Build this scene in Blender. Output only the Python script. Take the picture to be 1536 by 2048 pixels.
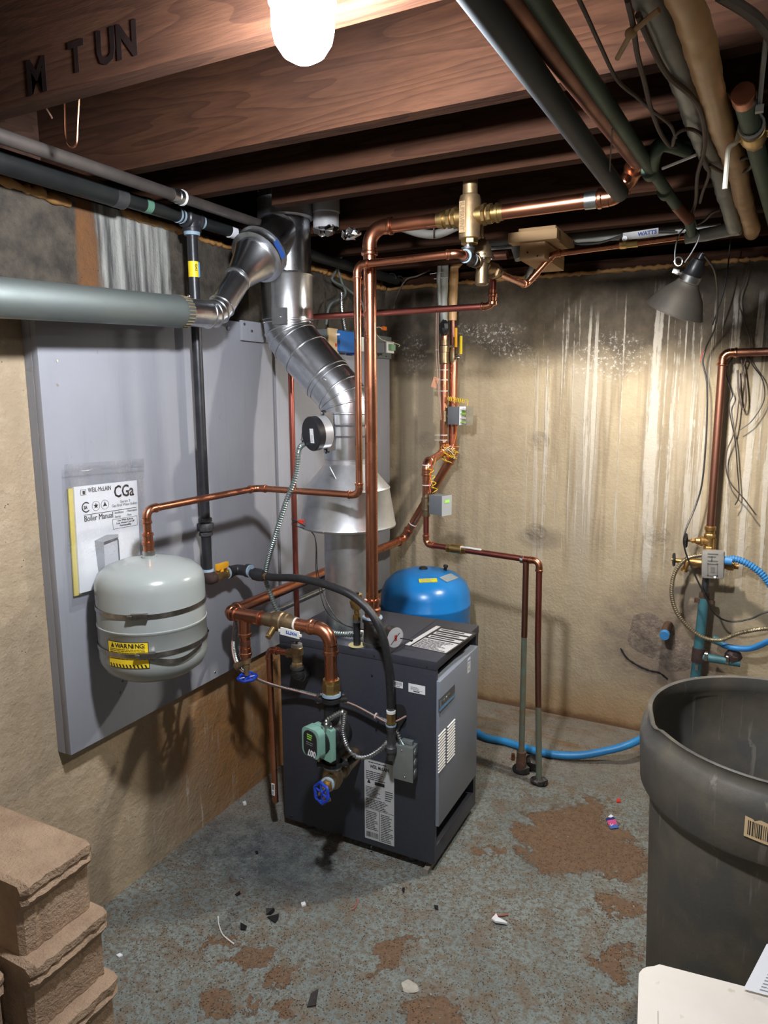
import bpy, bmesh, math, random
from mathutils import Vector as V, Matrix
random.seed(7)
for _o in list(bpy.data.objects): bpy.data.objects.remove(_o)
SC = bpy.context.scene
COL = SC.collection
# ------------------------------------------------------------------ camera
FOC, YAW, PITCH, ROLL = 1410.378, -0.471870, 0.165780, -0.0042252
CAM = V((1.713169, -3.381785, 1.605221))
_F = V((math.sin(YAW)*math.cos(PITCH), math.cos(YAW)*math.cos(PITCH), -math.sin(PITCH)))
_R0 = V((math.cos(YAW), -math.sin(YAW), 0)); _U0 = _R0.cross(_F)
_R = _R0*math.cos(ROLL) + _U0*math.sin(ROLL); _U = _U0*math.cos(ROLL) - _R0*math.sin(ROLL)
cd = bpy.data.cameras.new('camera'); cam = bpy.data.objects.new('camera', cd); COL.objects.link(cam)
cd.sensor_fit = 'VERTICAL'; cd.sensor_height = 36.0; cd.lens = FOC/2048*36.0; cd.clip_start = 0.02
cam.matrix_world = Matrix(((_R.x, _U.x, -_F.x, CAM.x), (_R.y, _U.y, -_F.y, CAM.y), (_R.z, _U.z, -_F.z, CAM.z), (0, 0, 0, 1)))
SC.camera = cam
# ------------------------------------------------------------------ world, exposure
w = bpy.data.worlds.new('world'); SC.world = w; w.use_nodes = True
w.node_tree.nodes['Background'].inputs[0].default_value = (0.6, 0.65, 0.75, 1)
w.node_tree.nodes['Background'].inputs[1].default_value = 0.02
SC.view_settings.view_transform = 'Standard'; SC.view_settings.look = 'None'
SC.view_settings.gamma = 1; SC.view_settings.use_curve_mapping = False
SC.view_settings.exposure = 0.9
BULB_STRENGTH, CLAMP_STRENGTH, FILL_STRENGTH = 740.0, 980.0, 170.0

# ------------------------------------------------------------------ pixel -> place
def PX(px, py, **k):
    """the point where the photo's pixel meets the plane x=, y= or z="""
    ax, val = next(iter(k.items())); i = 'xyz'.index(ax)
    d = _F + _R*((px-768)/FOC) - _U*((py-1024)/FOC)
    return CAM + d*((val-CAM[i])/d[i])
def SZ(n, p): return n*((p-CAM).dot(_F))/FOC     # n photo pixels at point p, in metres

# ------------------------------------------------------------------ materials
class G:
    def __init__(s, name):
        s.m = bpy.data.materials.new(name); s.m.use_nodes = True; s.t = s.m.node_tree
        s.b = s.t.nodes['Principled BSDF']; s._p = None
    def n(s, typ, ins=None, **at):
        nd = s.t.nodes.new(typ)
        for k, v in at.items(): setattr(nd, k, v)
        for k, v in (ins or {}).items(): s.put(nd.inputs[k], v)
        return nd
    def put(s, sock, v):
        if isinstance(v, bpy.types.NodeSocket): s.t.links.new(v, sock)
        elif v is not None:
            if isinstance(v, (tuple, list)) and len(v) == 3 and sock.type == 'RGBA': v = (*v, 1)
            sock.default_value = v
    def pos(s):
        if s._p is None: s._p = s.n('ShaderNodeNewGeometry').outputs['Position']
        return s._p
    def obj(s): return s.n('ShaderNodeTexCoord').outputs['Object']
    def xyz(s, v):
        o = s.n('ShaderNodeSeparateXYZ', {0: v}).outputs; return o[0], o[1], o[2]
    def map(s, v, scale=(1, 1, 1), loc=(0, 0, 0), rot=(0, 0, 0)):
        return s.n('ShaderNodeMapping', {'Vector': v, 'Scale': scale, 'Location': loc, 'Rotation': rot}).outputs[0]
    def noise(s, v, sc, det=3, ro=.55, dist=0):
        return s.n('ShaderNodeTexNoise', {'Vector': v, 'Scale': sc, 'Detail': det, 'Roughness': ro, 'Distortion': dist}).outputs[0]
    def vor(s, v, sc, feat='F1'):
        return s.n('ShaderNodeTexVoronoi', {'Vector': v, 'Scale': sc}, feature=feat).outputs[0]
    def rng(s, v, a, b, c=0., d=1.):
        return s.n('ShaderNodeMapRange', {0: v, 1: a, 2: b, 3: c, 4: d}).outputs[0]
    def ma(s, op, a, b=0.0, c=0.0):
        return s.n('ShaderNodeMath', {0: a, 1: b, 2: c}, operation=op).outputs[0]
    def mul(s, *a):
        r = a[0]
        for x in a[1:]: r = s.ma('MULTIPLY', r, x)
        return r
    def add(s, *a):
        r = a[0]
        for x in a[1:]: r = s.ma('ADD', r, x)
        return r
    def mx(s, *a):
        r = a[0]
        for x in a[1:]: r = s.ma('MAXIMUM', r, x)
        return r
    def mix(s, f, a, b):
        nd = s.n('ShaderNodeMix', data_type='RGBA'); s.put(nd.inputs[0], f); s.put(nd.inputs[6], a); s.put(nd.inputs[7], b)
        return nd.outputs[2]
    def blob(s, a, b, a0, b0, ra, rb, soft=.35):
        """1 inside the ellipse at (a0,b0), falling to 0"""
        da = s.ma('DIVIDE', s.ma('SUBTRACT', a, a0), ra); db = s.ma('DIVIDE', s.ma('SUBTRACT', b, b0), rb)
        return s.rng(s.add(s.mul(da, da), s.mul(db, db)), 1+soft, 1-soft)
    def done(s, col, rough=.6, metal=0., bump=None, bstr=.3, bdist=.01, spec=.5, **k):
        s.put(s.b.inputs['Base Color'], col); s.put(s.b.inputs['Roughness'], rough); s.put(s.b.inputs['Metallic'], metal)
        s.put(s.b.inputs['Specular IOR Level'], spec)
        if bump is not None:
            s.put(s.b.inputs['Normal'], s.n('ShaderNodeBump', {'Height': bump, 'Strength': bstr, 'Distance': bdist}).outputs[0])
        for kk, v in k.items(): s.put(s.b.inputs[kk.replace('_', ' ')], v)
        return s.m
_M = {}
def mat(name, c1, c2=None, sc=12., rough=.5, metal=0., bump=0., r2=None, stretch=(1, 1, 1), spec=.5, **k):
    if name in _M: return _M[name]
    g = G(name); v = g.map(g.obj(), stretch)
    f = g.noise(v, sc, 4)
    col = g.mix(g.rng(f, .35, .68), c1, c2 or tuple(x*.8 for x in c1))
    r = rough if r2 is None else g.rng(f, .35, .65, rough, r2)
    _M[name] = g.done(col, r, metal, g.noise(v, sc*4, 3) if bump else None, bump, .004, spec, **k)
    return _M[name]

# ------------------------------------------------------------------ mesh building
class MB:
    def __init__(s): s.b = bmesh.new()
    def box(s, c, size, rot=None, bev=0.):
        r = bmesh.ops.create_cube(s.b, size=1); vs = r['verts']
        M = Matrix.Translation(V(c)) @ (rot.to_4x4() if rot else Matrix()) @ Matrix.Diagonal((*size, 1))
        bmesh.ops.transform(s.b, matrix=M, verts=vs)
        if bev:
            es = list({e for v in vs for e in v.link_edges})
            bmesh.ops.bevel(s.b, geom=es, offset=bev, segments=2, affect='EDGES', profile=.6)
        return s
    def bb(s, lo, hi, bev=0.):
        lo, hi = V(lo), V(hi); return s.box((lo+hi)/2, (hi-lo), None, bev)
    def ring(s, c, u, w, r, n, off=0.):
        return [s.b.verts.new(c + (u*math.cos(2*math.pi*i/n+off) + w*math.sin(2*math.pi*i/n+off))*r) for i in range(n)]
    def skin(s, rings, caps=True, closed=False):
        n = len(rings[0]); L = len(rings)
        for k in range(L if closed else L-1):
            a, b = rings[k], rings[(k+1) % L]
            for i in range(n):
                try: s.b.faces.new((a[i], a[(i+1) % n], b[(i+1) % n], b[i]))
                except ValueError: pass
        if caps and not closed:
            s.b.faces.new(rings[0][::-1]); s.b.faces.new(rings[-1])
        return s
    def lathe(s, prof, o, axis=(0, 0, 1), n=24, caps=True, off=0.):
        """prof: (distance along axis, radius)"""
        a = V(axis).normalized(); u = a.orthogonal().normalized()
        if abs(a.z) > .99: u = V((1, 0, 0))
        w = a.cross(u); o = V(o)
        return s.skin([s.ring(o+a*h, u, w, max(r, 1e-5), n, off) for h, r in prof], caps)
    def cyl(s, p0, p1, r, r1=None, n=16, caps=True, off=0.):
        p0, p1 = V(p0), V(p1); L = (p1-p0).length
        return s.lathe([(0, r), (L, r if r1 is None else r1)], p0, p1-p0, n, caps, off)
    def tube(s, pts, r, n=10, closed=False, caps=True):
        pts = [V(p) for p in pts]; L = len(pts); rad = r if callable(r) else (lambda i: r)
        tg = []
        for i in range(L):
            if closed: t = pts[(i+1) % L]-pts[i-1]
            else: t = pts[min(i+1, L-1)]-pts[max(i-1, 0)]
            tg.append(t.normalized())
        u = tg[0].orthogonal().normalized(); rings = []
        for i in range(L):
            u = (u - tg[i]*u.dot(tg[i])); u = u.normalized() if u.length > 1e-6 else tg[i].orthogonal().normalized()
            rings.append(s.ring(pts[i], u, tg[i].cross(u), rad(i), n))
        return s.skin(rings, caps, closed)
    def sph(s, c, r, sc=(1, 1, 1), n=16, m=10):
        rr = bmesh.ops.create_uvsphere(s.b, u_segments=n, v_segments=m, radius=r)
        bmesh.ops.transform(s.b, matrix=Matrix.Translation(V(c)) @ Matrix.Diagonal((*sc, 1)), verts=rr['verts']); return s
    def poly(s, pts, d):
        """flat outline pts, pushed along the vector d"""
        d = V(d); a = [s.b.verts.new(V(p)) for p in pts]; b = [s.b.verts.new(V(p)+d) for p in pts]
        s.b.faces.new(a[::-1]); s.b.faces.new(b); n = len(a)
        for i in range(n): s.b.faces.new((a[i], a[(i+1) % n], b[(i+1) % n], b[i]))
        return s
    def quad(s, pts):
        s.b.faces.new([s.b.verts.new(V(p)) for p in pts]); return s
    def rough(s, amp, seed=0, keep=None):
        rnd = random.Random(seed)
        for v in s.b.verts:
            if keep is None or keep(v.co): v.co += V((rnd.uniform(-1, 1), rnd.uniform(-1, 1), rnd.uniform(-1, 1)))*amp
        return s
    def build(s, name, m, parent=None, sharp=35, origin=None):
        bmesh.ops.recalc_face_normals(s.b, faces=s.b.faces)
        if parent is not None: o = BASE[parent.name]
        elif origin is not None: o = V(origin)
        else:
            lo = V([min(v.co[i] for v in s.b.verts) for i in range(3)]); hi = V([max(v.co[i] for v in s.b.verts) for i in range(3)])
            o = V(((lo.x+hi.x)/2, (lo.y+hi.y)/2, lo.z))
        for v in s.b.verts: v.co -= o
        me = bpy.data.meshes.new(name); s.b.to_mesh(me); s.b.free()
        me.polygons.foreach_set('use_smooth', [True]*len(me.polygons)); me.set_sharp_from_angle(angle=math.radians(sharp))
        me.materials.append(m); ob = bpy.data.objects.new(name, me); COL.objects.link(ob); BASE[ob.name] = o
        if parent is not None: ob.parent = parent
        else: ob.location = o
        return ob
BASE = {}
def tag(o, label, cat, group=None, kind=None):
    if label: o['label'] = label
    if cat: o['category'] = cat
    if group: o['group'] = group
    if kind: o['kind'] = kind
    return o
def thing(name, label, cat, loc, group=None):
    o = bpy.data.objects.new(name, None); COL.objects.link(o); o.location = V(loc); o.empty_display_size = .05
    BASE[o.name] = V(loc); return tag(o, label, cat, group)
def struct(o): o['kind'] = 'structure'; return o

def spline(pts, k=8):
    pts = [V(p) for p in pts]; P = [pts[0]*2-pts[1]]+pts+[pts[-1]*2-pts[-2]]; out = []
    for i in range(1, len(P)-2):
        a, b, c, d = P[i-1:i+3]
        for j in range(k):
            t = j/k
            out.append(.5*((2*b)+(c-a)*t+(2*a-5*b+4*c-d)*t*t+(3*b-a-3*c+d)*t**3))
    return out+[pts[-1]]
def resample(pts, step):
    out = [pts[0]]; acc = 0.
    for a, b in zip(pts, pts[1:]):
        L = (b-a).length; d = step-acc
        while d <= L and L > 0:
            out.append(a+(b-a)*(d/L)); d += step
        acc = (acc+L) % step
    return out
def arc(p, a, c, R, n=7):
    """fillet at corner p between a and c"""
    u = (a-p).normalized(); w = (c-p).normalized(); th = u.angle(w)
    t = R/math.tan(th/2); t = min(t, .48*(a-p).length, .48*(c-p).length); R = t*math.tan(th/2)
    s, e = p+u*t, p+w*t; o = p+(u+w).normalized()*(R/math.sin(th/2)); A = s-o; B = e-o; tot = A.angle(B)
    ax = A.cross(B).normalized()
    return [o + Matrix.Rotation(tot*i/n, 3, ax) @ A for i in range(n+1)]
def collar(mb, p, d, r, L):
    """a pressed copper socket: a sleeve with a rolled bead"""
    d = d.normalized()
    mb.lathe([(0, r*1.05), (0, r*1.13), (L*.55, r*1.13), (L*.62, r*1.26), (L*.8, r*1.3), (L*.95, r*1.24), (L, r*1.02)], p, d, 18)
def pipe_run(t, pts, r, m, R=None, me=None, names=('pipe', 'elbow'), fit=True, n=16):
    """straight pipes and elbow fittings along the corner points"""
    pts = [V(p) for p in pts]; R = R or r*2.6; me = me or m; prev = pts[0]
    for i in range(1, len(pts)):
        if i < len(pts)-1:
            ar = arc(pts[i], pts[i-1], pts[i+1], R); e = MB().tube(ar, r*1.1, n)
            if fit:
                collar(e, ar[0], pts[i-1]-pts[i], r, min(r*1.5, (pts[i-1]-ar[0]).length*.8)); collar(e, ar[-1], pts[i+1]-pts[i], r, min(r*1.5, (pts[i+1]-ar[-1]).length*.45+.001))
            e.build(names[1], me, t); end = ar[0]; nxt = ar[-1]
        else: end = pts[i]; nxt = None
        if (end-prev).length > .002: MB().cyl(prev, end, r, n=n).build(names[0], m, t)
        prev = nxt
def hexn(mb, p, d, r, L, n=6):
    p, d = V(p), V(d).normalized(); mb.lathe([(0, r*.93), (L*.12, r), (L*.88, r), (L, r*.93)], p, d, n)
def text(s, size, p, right, up, m, parent, name='lettering', depth=.0004, align='LEFT', sx=1., bold=0.):
    cu = bpy.data.curves.new(name, 'FONT'); cu.body = s; cu.size = size; cu.extrude = depth; cu.align_x = align; cu.offset = bold
    cu.resolution_u = 2; tmp = bpy.data.objects.new(name+'_tmp', cu); COL.objects.link(tmp)
    dg = bpy.context.evaluated_depsgraph_get(); me = bpy.data.meshes.new_from_object(tmp.evaluated_get(dg))
    bpy.data.objects.remove(tmp); bpy.data.curves.remove(cu)
    r = V(right).normalized(); u = V(up).normalized(); nn = r.cross(u).normalized(); p = V(p)
    M = Matrix(((r.x*sx, u.x, nn.x, p.x), (r.y*sx, u.y, nn.y, p.y), (r.z*sx, u.z, nn.z, p.z), (0, 0, 0, 1)))
    me.transform(Matrix.Translation(-BASE[parent.name]) @ M); me.materials.clear(); me.materials.append(m)
    o = bpy.data.objects.new(name, me); COL.objects.link(o); o.parent = parent; BASE[o.name] = BASE[parent.name]; return o
class Sheet:
    """flat print on a surface: origin p, axes right / up in metres"""
    def __init__(s, p, right, up): s.p = V(p); s.r = V(right).normalized(); s.u = V(up).normalized(); s.n = s.r.cross(s.u).normalized()
    def at(s, a, b, h=0.): return s.p + s.r*a + s.u*b + s.n*h
    def rect(s, mb, a0, b0, a1, b1, h0, h1):
        mb.poly([s.at(a0, b0, h0), s.at(a1, b0, h0), s.at(a1, b1, h0), s.at(a0, b1, h0)], s.n*(h1-h0)); return mb
    def rows(s, mb, a0, a1, b1, b0, n, th=.5, h=.0006, rnd=None, ragged=.35):
        """lines of small print too fine to read"""
        rnd = rnd or random.Random(3); st = (b1-b0)/n
        for i in range(n):
            y = b1-st*(i+1); x = a0; end = a0+(a1-a0)*(1-ragged*rnd.random())
            while x < end:
                wd = min((a1-a0)*rnd.uniform(.05, .16), end-x); s.rect(mb, x, y, x+wd*.86, y+st*th, h, h+.0002); x += wd
        return mb
    def bars(s, mb, a0, b0, a1, b1, n=26, h=.0006, rnd=None):
        rnd = rnd or random.Random(5); st = (a1-a0)/n
        for i in range(n):
            s.rect(mb, a0+i*st, b0, a0+i*st+st*rnd.choice((.3, .45, .7)), b1, h, h+.0002)
        return mb
# ------------------------------------------------------------------ shared materials
COPPER = mat('copper', (.62, .27, .16), (.48, .19, .11), 9, .22, 1, r2=.36)
COPPER_OLD = mat('copper_old', (.32, .15, .10), (.22, .10, .075), 8, .42, 1, r2=.55)
COPPER_RED = mat('copper_red', (.42, .13, .10), (.34, .11, .09), 8, .35, 1, r2=.45)
COPPER_GREEN = mat('copper_verdigris', (.20, .16, .10), (.16, .24, .19), 18, .6, .4, .2)
BRASS = mat('brass', (.66, .47, .20), (.50, .34, .14), 14, .28, 1, r2=.4)
BRONZE = mat('bronze_cast', (.34, .25, .15), (.26, .18, .10), 30, .42, .9, .25)
BRASS_DULL = mat('brass_cast', (.40, .28, .155), (.31, .21, .11), 60, .48, .85, .10)
GALV = mat('galvanized', (.70, .72, .75), (.60, .62, .65), 45, .28, 1)
GALV_SATIN = mat('galvanized_satin', (.66, .68, .70), (.58, .60, .62), 45, .40, 1)
GALV_DULL = mat('galvanized_dull', (.25, .28, .262), (.165, .19, .185), 9, .45, .8, .08, r2=.6, stretch=(1, .4, 1))
STEEL = mat('steel', (.6, .6, .6), (.45, .45, .45), 25, .25, 1)
ALU = mat('flex_steel', (.58, .60, .60), (.42, .44, .44), 25, .3, 1)
FLEX_GREEN = mat('flex_steel_green', (.36, .42, .41), (.27, .33, .32), 25, .4, .9)
IRON = mat('black_iron', (.030, .031, .036), (.05, .05, .055), 20, .38, .5, .1)
IRON_GREY = mat('malleable_iron', (.10, .10, .105), (.14, .14, .145), 40, .5, .8, .3)
BLACKP = mat('black_plastic', (.012, .012, .014), (.02, .02, .022), 20, .38)
PUMPBLK = mat('pump_cast_black', (.014, .014, .016), (.025, .025, .027), 50, .42, .2, .2)
WHITE = mat('white_plastic', (.78, .78, .76), (.7, .7, .68), 20, .4)
PAPER = mat('paper', (.80, .81, .83), (.75, .76, .79), 10, .7)
INK = mat('ink', (.015, .015, .018), (.02, .02, .02), 10, .6)
GREYINK = mat('grey_ink', (.25, .26, .28), (.3, .3, .32), 10, .6)
BLUEINK = mat('blue_ink', (.03, .10, .42), (.03, .10, .36), 10, .5)
LABELGREY = mat('label_silver', (.52, .53, .54), (.47, .48, .49), 10, .4)
YELLOW = mat('yellow', (.85, .63, .02), (.8, .58, .02), 10, .45)
ORANGEY = mat('amber_plastic', (.85, .42, .02), (.8, .38, .02), 10, .4)
REDP = mat('red_plastic', (.6, .05, .03), (.5, .04, .02), 10, .4)
TEFLON = mat('blue_sealant', (.30, .40, .48), (.22, .31, .40), 60, .7, 0, .3)
BLUEH = mat('blue_handle', (.01, .045, .42), (.01, .04, .34), 20, .35)
WOODN = mat('fresh_pine', (.52, .33, .16), (.42, .25, .11), 7, .7, 0, .15, stretch=(.3, 1, 4))

def wood_mat(name, c1, c2, axis=0):
    g = G(name); v = g.pos(); st = [6, 6, 6]; st[axis] = .55
    d = g.noise(g.map(v, tuple(st)), 1.6, 2, .5)
    x, y, z = g.xyz(v)
    gr = g.ma('FRACT', g.mul(g.add(g.mul(z if axis != 2 else x, 2.4), g.mul(d, 2.2)), 5.5))
    gr = g.rng(gr, .0, .9); fine = g.noise(g.map(v, tuple(3*k if k > 1 else 2 for k in st)), 9, 3)
    col = g.mix(g.mul(gr, gr, .75), c1, c2); col = g.mix(g.rng(fine, .4, .75, 0, .45), col, tuple(k*.55 for k in c2))
    big = g.noise(v, 2.3, 2); col = g.mix(g.rng(big, .4, .7, 0, .35), col, (.018, .011, .010))
    return g.done(col, .85, 0, g.add(g.mul(gr, .5), fine), .25, .004, .12)
WOOD = wood_mat('joist_wood', (.055, .0235, .0118), (.029, .0113, .006))
WOODY = wood_mat('sill_wood', (.085, .045, .032), (.05, .027, .018), 1)

def concrete_left():
    g = G('concrete_left'); p = g.pos(); x, y, z = g.xyz(p)
    n1 = g.noise(p, 2.2, 5, .6); n2 = g.noise(p, 16, 5, .65); n3 = g.noise(p, 70, 3, .6); n4 = g.noise(g.map(p, (3, 6, 1.2)), 2.5, 4, .6)
    col = g.mix(g.rng(n1, .3, .7), (.40, .31, .205), (.29, .23, .155))
    col = g.mix(g.rng(n2, .45, .75, 0, .5), col, (.48, .395, .28))
    # dark blotchy band below the sill
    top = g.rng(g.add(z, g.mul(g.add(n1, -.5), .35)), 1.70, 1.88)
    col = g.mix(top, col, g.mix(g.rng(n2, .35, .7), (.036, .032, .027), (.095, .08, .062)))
    # pale scoured panel
    wy = g.add(y, g.mul(g.add(n4, -.5), .10))
    pale = g.mul(g.rng(wy, -1.86, -1.835), g.rng(wy, -1.545, -1.56), g.rng(z, 1.6, 1.7))
    stv = g.noise(g.map(p, (1, 14, .9)), 2.2, 4, .6)
    col = g.mix(g.mul(pale, .92), col, g.mix(g.rng(stv, .38, .62), (.37, .375, .35), (.07, .07, .07)))
    rust = g.mul(g.rng(wy, -1.925, -1.905), g.rng(wy, -1.845, -1.862), g.rng(z, 1.55, 1.75))
    col = g.mix(g.mul(rust, .9), col, g.mix(g.rng(n2, .3, .7), (.19, .085, .03), (.12, .06, .03)))
    # ochre seep at the foot
    am = g.mul(g.rng(g.add(y, g.mul(z, .45), g.mul(n4, .35)), -1.52, -1.10), g.rng(z, .72, .45), g.rng(g.add(n1, n4), .75, 1.0, .45, 1))
    col = g.mix(g.mul(am, .85), col, g.mix(g.rng(n2, .3, .75), (.36, .155, .04), (.22, .11, .04)))
    sk = g.noise(g.map(p, (1, 16, 1.3), rot=(.55, 0, 0)), 2.3, 5, .65)
    wh = g.mul(g.rng(sk, .60, .68), g.rng(n2, .4, .55), g.rng(z, .55, .42), g.rng(y, -1.95, -1.7), g.rng(y, -1.05, -1.35))
    col = g.mix(g.mul(wh, .6), col, (.58, .54, .48))
    pits = g.rng(g.vor(p, 45), .10, .045); pits = g.mul(pits, g.rng(n2, .5, .6))
    col = g.mix(g.mul(pits, .8), col, (.05, .04, .03))
    h = g.add(g.mul(n2, 1.2), g.mul(n3, .5), g.mul(pits, -1.2), g.mul(n1, 1.))
    return g.done(col, .88, 0, h, .55, .012, .25)
def concrete_back():
    g = G('concrete_back'); p = g.pos(); x, y, z = g.xyz(p)
    n1 = g.noise(p, 2.0, 5, .6); n2 = g.noise(p, 14, 5, .65); n3 = g.noise(p, 75, 3, .6)
    col = g.mix(g.rng(n1, .3, .7), (.46, .375, .25), (.35, .285, .195))
    col = g.mix(g.rng(n2, .45, .8, 0, .45), col, (.52, .445, .32))
    # board-form marks and the patched strip near the corner
    fm = g.noise(g.map(p, (9, 1, .35)), 2.2, 4, .6)
    col = g.mix(g.mul(g.rng(fm, .48, .66), g.rng(x, .75, .25), .75), col, (.20, .165, .125))
    wx = g.add(x, g.mul(g.add(n2, -.5), .05))
    st = g.mul(g.rng(wx, .175, .19), g.rng(wx, .285, .27), g.rng(z, 1.90, 1.84), g.rng(z, .6, .7))
    col = g.mix(g.mul(st, .7), col, (.47, .385, .27))
    # dark band under the sill: stain, with shade painted in
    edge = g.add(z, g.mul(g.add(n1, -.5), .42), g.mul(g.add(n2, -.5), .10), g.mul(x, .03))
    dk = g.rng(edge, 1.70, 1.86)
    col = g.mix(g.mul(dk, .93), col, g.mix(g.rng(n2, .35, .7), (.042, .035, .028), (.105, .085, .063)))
    # lime runs
    def runs(scx, thr, wid, ztop, zbot, seed):
        q = g.map(p, (scx, 1, .42), (seed, 0, seed*.7)); r = g.noise(q, 1.0, 5, .62, .25)
        jag = g.noise(g.map(p, (40, 1, 26)), 1., 3, .6)
        r = g.add(r, g.mul(g.add(jag, -.5), .10))
        m = g.rng(r, thr, thr+wid)
        le = g.noise(g.map(p, (7, 1, 0), (seed*3, 0, 0)), 1., 2)
        return g.mul(m, g.rng(g.add(z, g.mul(le, .5)), zbot+.25, zbot+.45), g.rng(g.add(z, g.mul(le, -.35)), ztop-.12, ztop-.22))
    area = g.mul(g.rng(x, .74, .86), g.rng(x, 2.6, 2.2))
    m1 = g.mul(runs(13, .555, .035, 2.0, .66, 3.1), area); m2 = g.mul(runs(30, .575, .03, 1.97, .85, 8.7), area, .9)
    wide = g.mul(g.noise(g.map(p, (6, 1, .3), (2.2, 0, 1)), 1., 4, .6), area); m3 = g.mul(g.rng(wide, .50, .60), g.rng(g.add(z, g.mul(n1, .3)), 1.92, 1.80), g.rng(z, .55, .9), .6)
    col = g.mix(m3, col, (.36, .32, .265))
    rim = g.mul(g.rng(wide, .46, .50), g.rng(wide, .56, .52), g.rng(z, 1.85, 1.75), g.rng(z, .7, .9))
    col = g.mix(g.mul(rim, .5), col, (.19, .15, .10))
    lime = g.mx(m1, m2)
    col = g.mix(g.mul(lime, .82), col, g.mix(n2, (.60, .555, .48), (.46, .42, .36)))
    # salt bloom
    sb = g.mul(g.rng(g.noise(p, 52, 6, .8), .53, .66), g.mx(g.blob(x, g.add(z, g.mul(x, .42)), .64, 2.10, .22, .05, .6), g.blob(x, z, .55, 1.91, .18, .03, .6), g.blob(x, z, .16, 1.80, .07, .10, .6), g.blob(x, z, 1.14, 1.76, .16, .10, .6)))
    col = g.mix(sb, col, (.72, .70, .66))
    # knots where form ties broke out
    kn = g.mx(*[g.blob(x, z, a, b, .05, .045, .5) for a, b in ((.822, 1.371), (.825, .92), (1.39, .95), (.23, 1.36))])
    kn = g.mul(kn, g.rng(n2, .35, .6)); col = g.mix(g.mul(kn, .45), col, (.22, .18, .14))
    # stain round the pipe break-through, and the foot of the wall
    hb = g.blob(g.add(x, g.mul(g.add(n2, -.5), .25)), g.add(z, g.mul(g.add(n1, -.5), .3)), 1.45, .47, .27, .25, .55)
    hb = g.mul(hb, g.rng(g.add(n2, n1), .75, 1.1, .45, 1))
    col = g.mix(g.mul(hb, .8), col, g.mix(n2, (.12, .085, .075), (.21, .165, .135)))
    dp = g.blob(x, z, .85, .90, .10, .05, .8); col = g.mix(g.mul(dp, .5), col, (.14, .12, .10))
    ft = g.rng(g.add(z, g.mul(n1, .35), g.mul(n2, .08)), .50, .22); col = g.mix(g.mul(ft, .72), col, (.34, .19, .075))
    fl = g.rng(g.add(z, g.mul(n2, .05)), .07, .035); col = g.mix(g.mul(fl, .8), col, (.13, .06, .03))
    h = g.add(g.mul(n2, 1.), g.mul(n3, .5), g.mul(lime, .7), g.mul(kn, -1.5), g.mul(n1, 1.))
    return g.done(col, .86, 0, h, .5, .012, .25)
def floor_mat():
    g = G('painted_floor'); p = g.pos(); x, y, z = g.xyz(p)
    n1 = g.noise(p, 3.2, 5, .6); n2 = g.noise(p, 13, 5, .7); n3 = g.noise(p, 60, 4, .7); n4 = g.noise(p, 130, 3, .7)
    col = g.mix(g.rng(n1, .35, .65), (.26, .298, .28), (.175, .208, .20))
    col = g.mix(g.rng(n3, .46, .58, 0, .9), col, (.165, .14, .108))
    col = g.mix(g.rng(n2, .48, .62, 0, .8), col, (.185, .135, .09))
    col = g.mix(g.rng(n4, .56, .66, 0, .8), col, (.075, .06, .048))
    jx = g.add(x, g.mul(g.add(n2, -.5), .30), g.mul(g.add(n1, -.5), .3)); jy = g.add(y, g.mul(g.add(n2, -.5), .30), g.mul(g.add(n3, -.5), .06))
    bare = [(1.24, -.98, .16, .22), (1.38, -1.02, .14, .12), (1.25, -.78, .05, .10), (1.43, -1.26, .09, .05), (.90, -1.76, .05, .07), (.52, -1.96, .06, .035), (.58, -2.12, .06, .04), (1.11, -1.90, .06, .07), (1.02, -1.18, .03, .03), (.40, -1.95, .04, .03), (.75, -2.05, .05, .03), (1.5, -1.5, .05, .09), (.66, -1.97, .04, .05)]
    bm = g.mx(*[g.blob(jx, jy, a, b, ra, rb, .10) for a, b, ra, rb in bare]); bm = g.mx(bm, g.rng(g.add(n2, g.mul(n3, .25)), .795, .815))
    tan = g.mix(g.rng(n3, .35, .65), (.205, .12, .065), (.135, .08, .048))
    col = g.mix(g.mul(bm, .95), col, tan)
    # raw concrete and rust along the walls, dark blue patch beside the boiler
    ew = g.mx(g.rng(g.add(y, g.mul(n1, .3)), -.55, -.15), g.mul(g.rng(g.add(x, g.mul(n1, .3)), .42, .2), g.rng(y, -1.7, -1.4), .6))
    col = g.mix(g.mul(ew, .75), col, g.mix(n2, (.33, .27, .20), (.22, .20, .175)))
    rs = g.mul(g.rng(g.noise(g.map(p, (2.5, 9, 1)), 1.4, 4, .6), .52, .66), g.rng(y, -.8, -.3), .7); col = g.mix(rs, col, (.22, .12, .045))
    dm = g.mul(g.blob(x, y, .32, -1.56, .3, .16, .8), g.rng(n2, .3, .6), .8); col = g.mix(dm, col, (.055, .08, .10))
    sp = g.mul(g.rng(g.vor(p, 120), .26, .17), g.rng(n2, .38, .50)); col = g.mix(g.mul(sp, .85), col, (.03, .026, .022))
    cr = g.mul(g.rng(g.vor(g.map(p, (1, 1.6, 1)), 85), .13, .07), g.rng(n4, .5, .6)); col = g.mix(g.mul(cr, .6), col, (.50, .50, .46))
    h = g.add(g.mul(n3, 1.), g.mul(n4, .7), g.mul(bm, -.9), g.mul(n2, .8), g.mul(sp, .6))
    return g.done(col, g.rng(n2, .35, .65, .55, .85), 0, h, .75, .01, .35)
CONC_L, CONC_B, FLOORM = concrete_left(), concrete_back(), floor_mat()
PLAINC = mat('plain_concrete', (.33, .28, .20), (.25, .21, .15), 3, .9, 0, .3)

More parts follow.
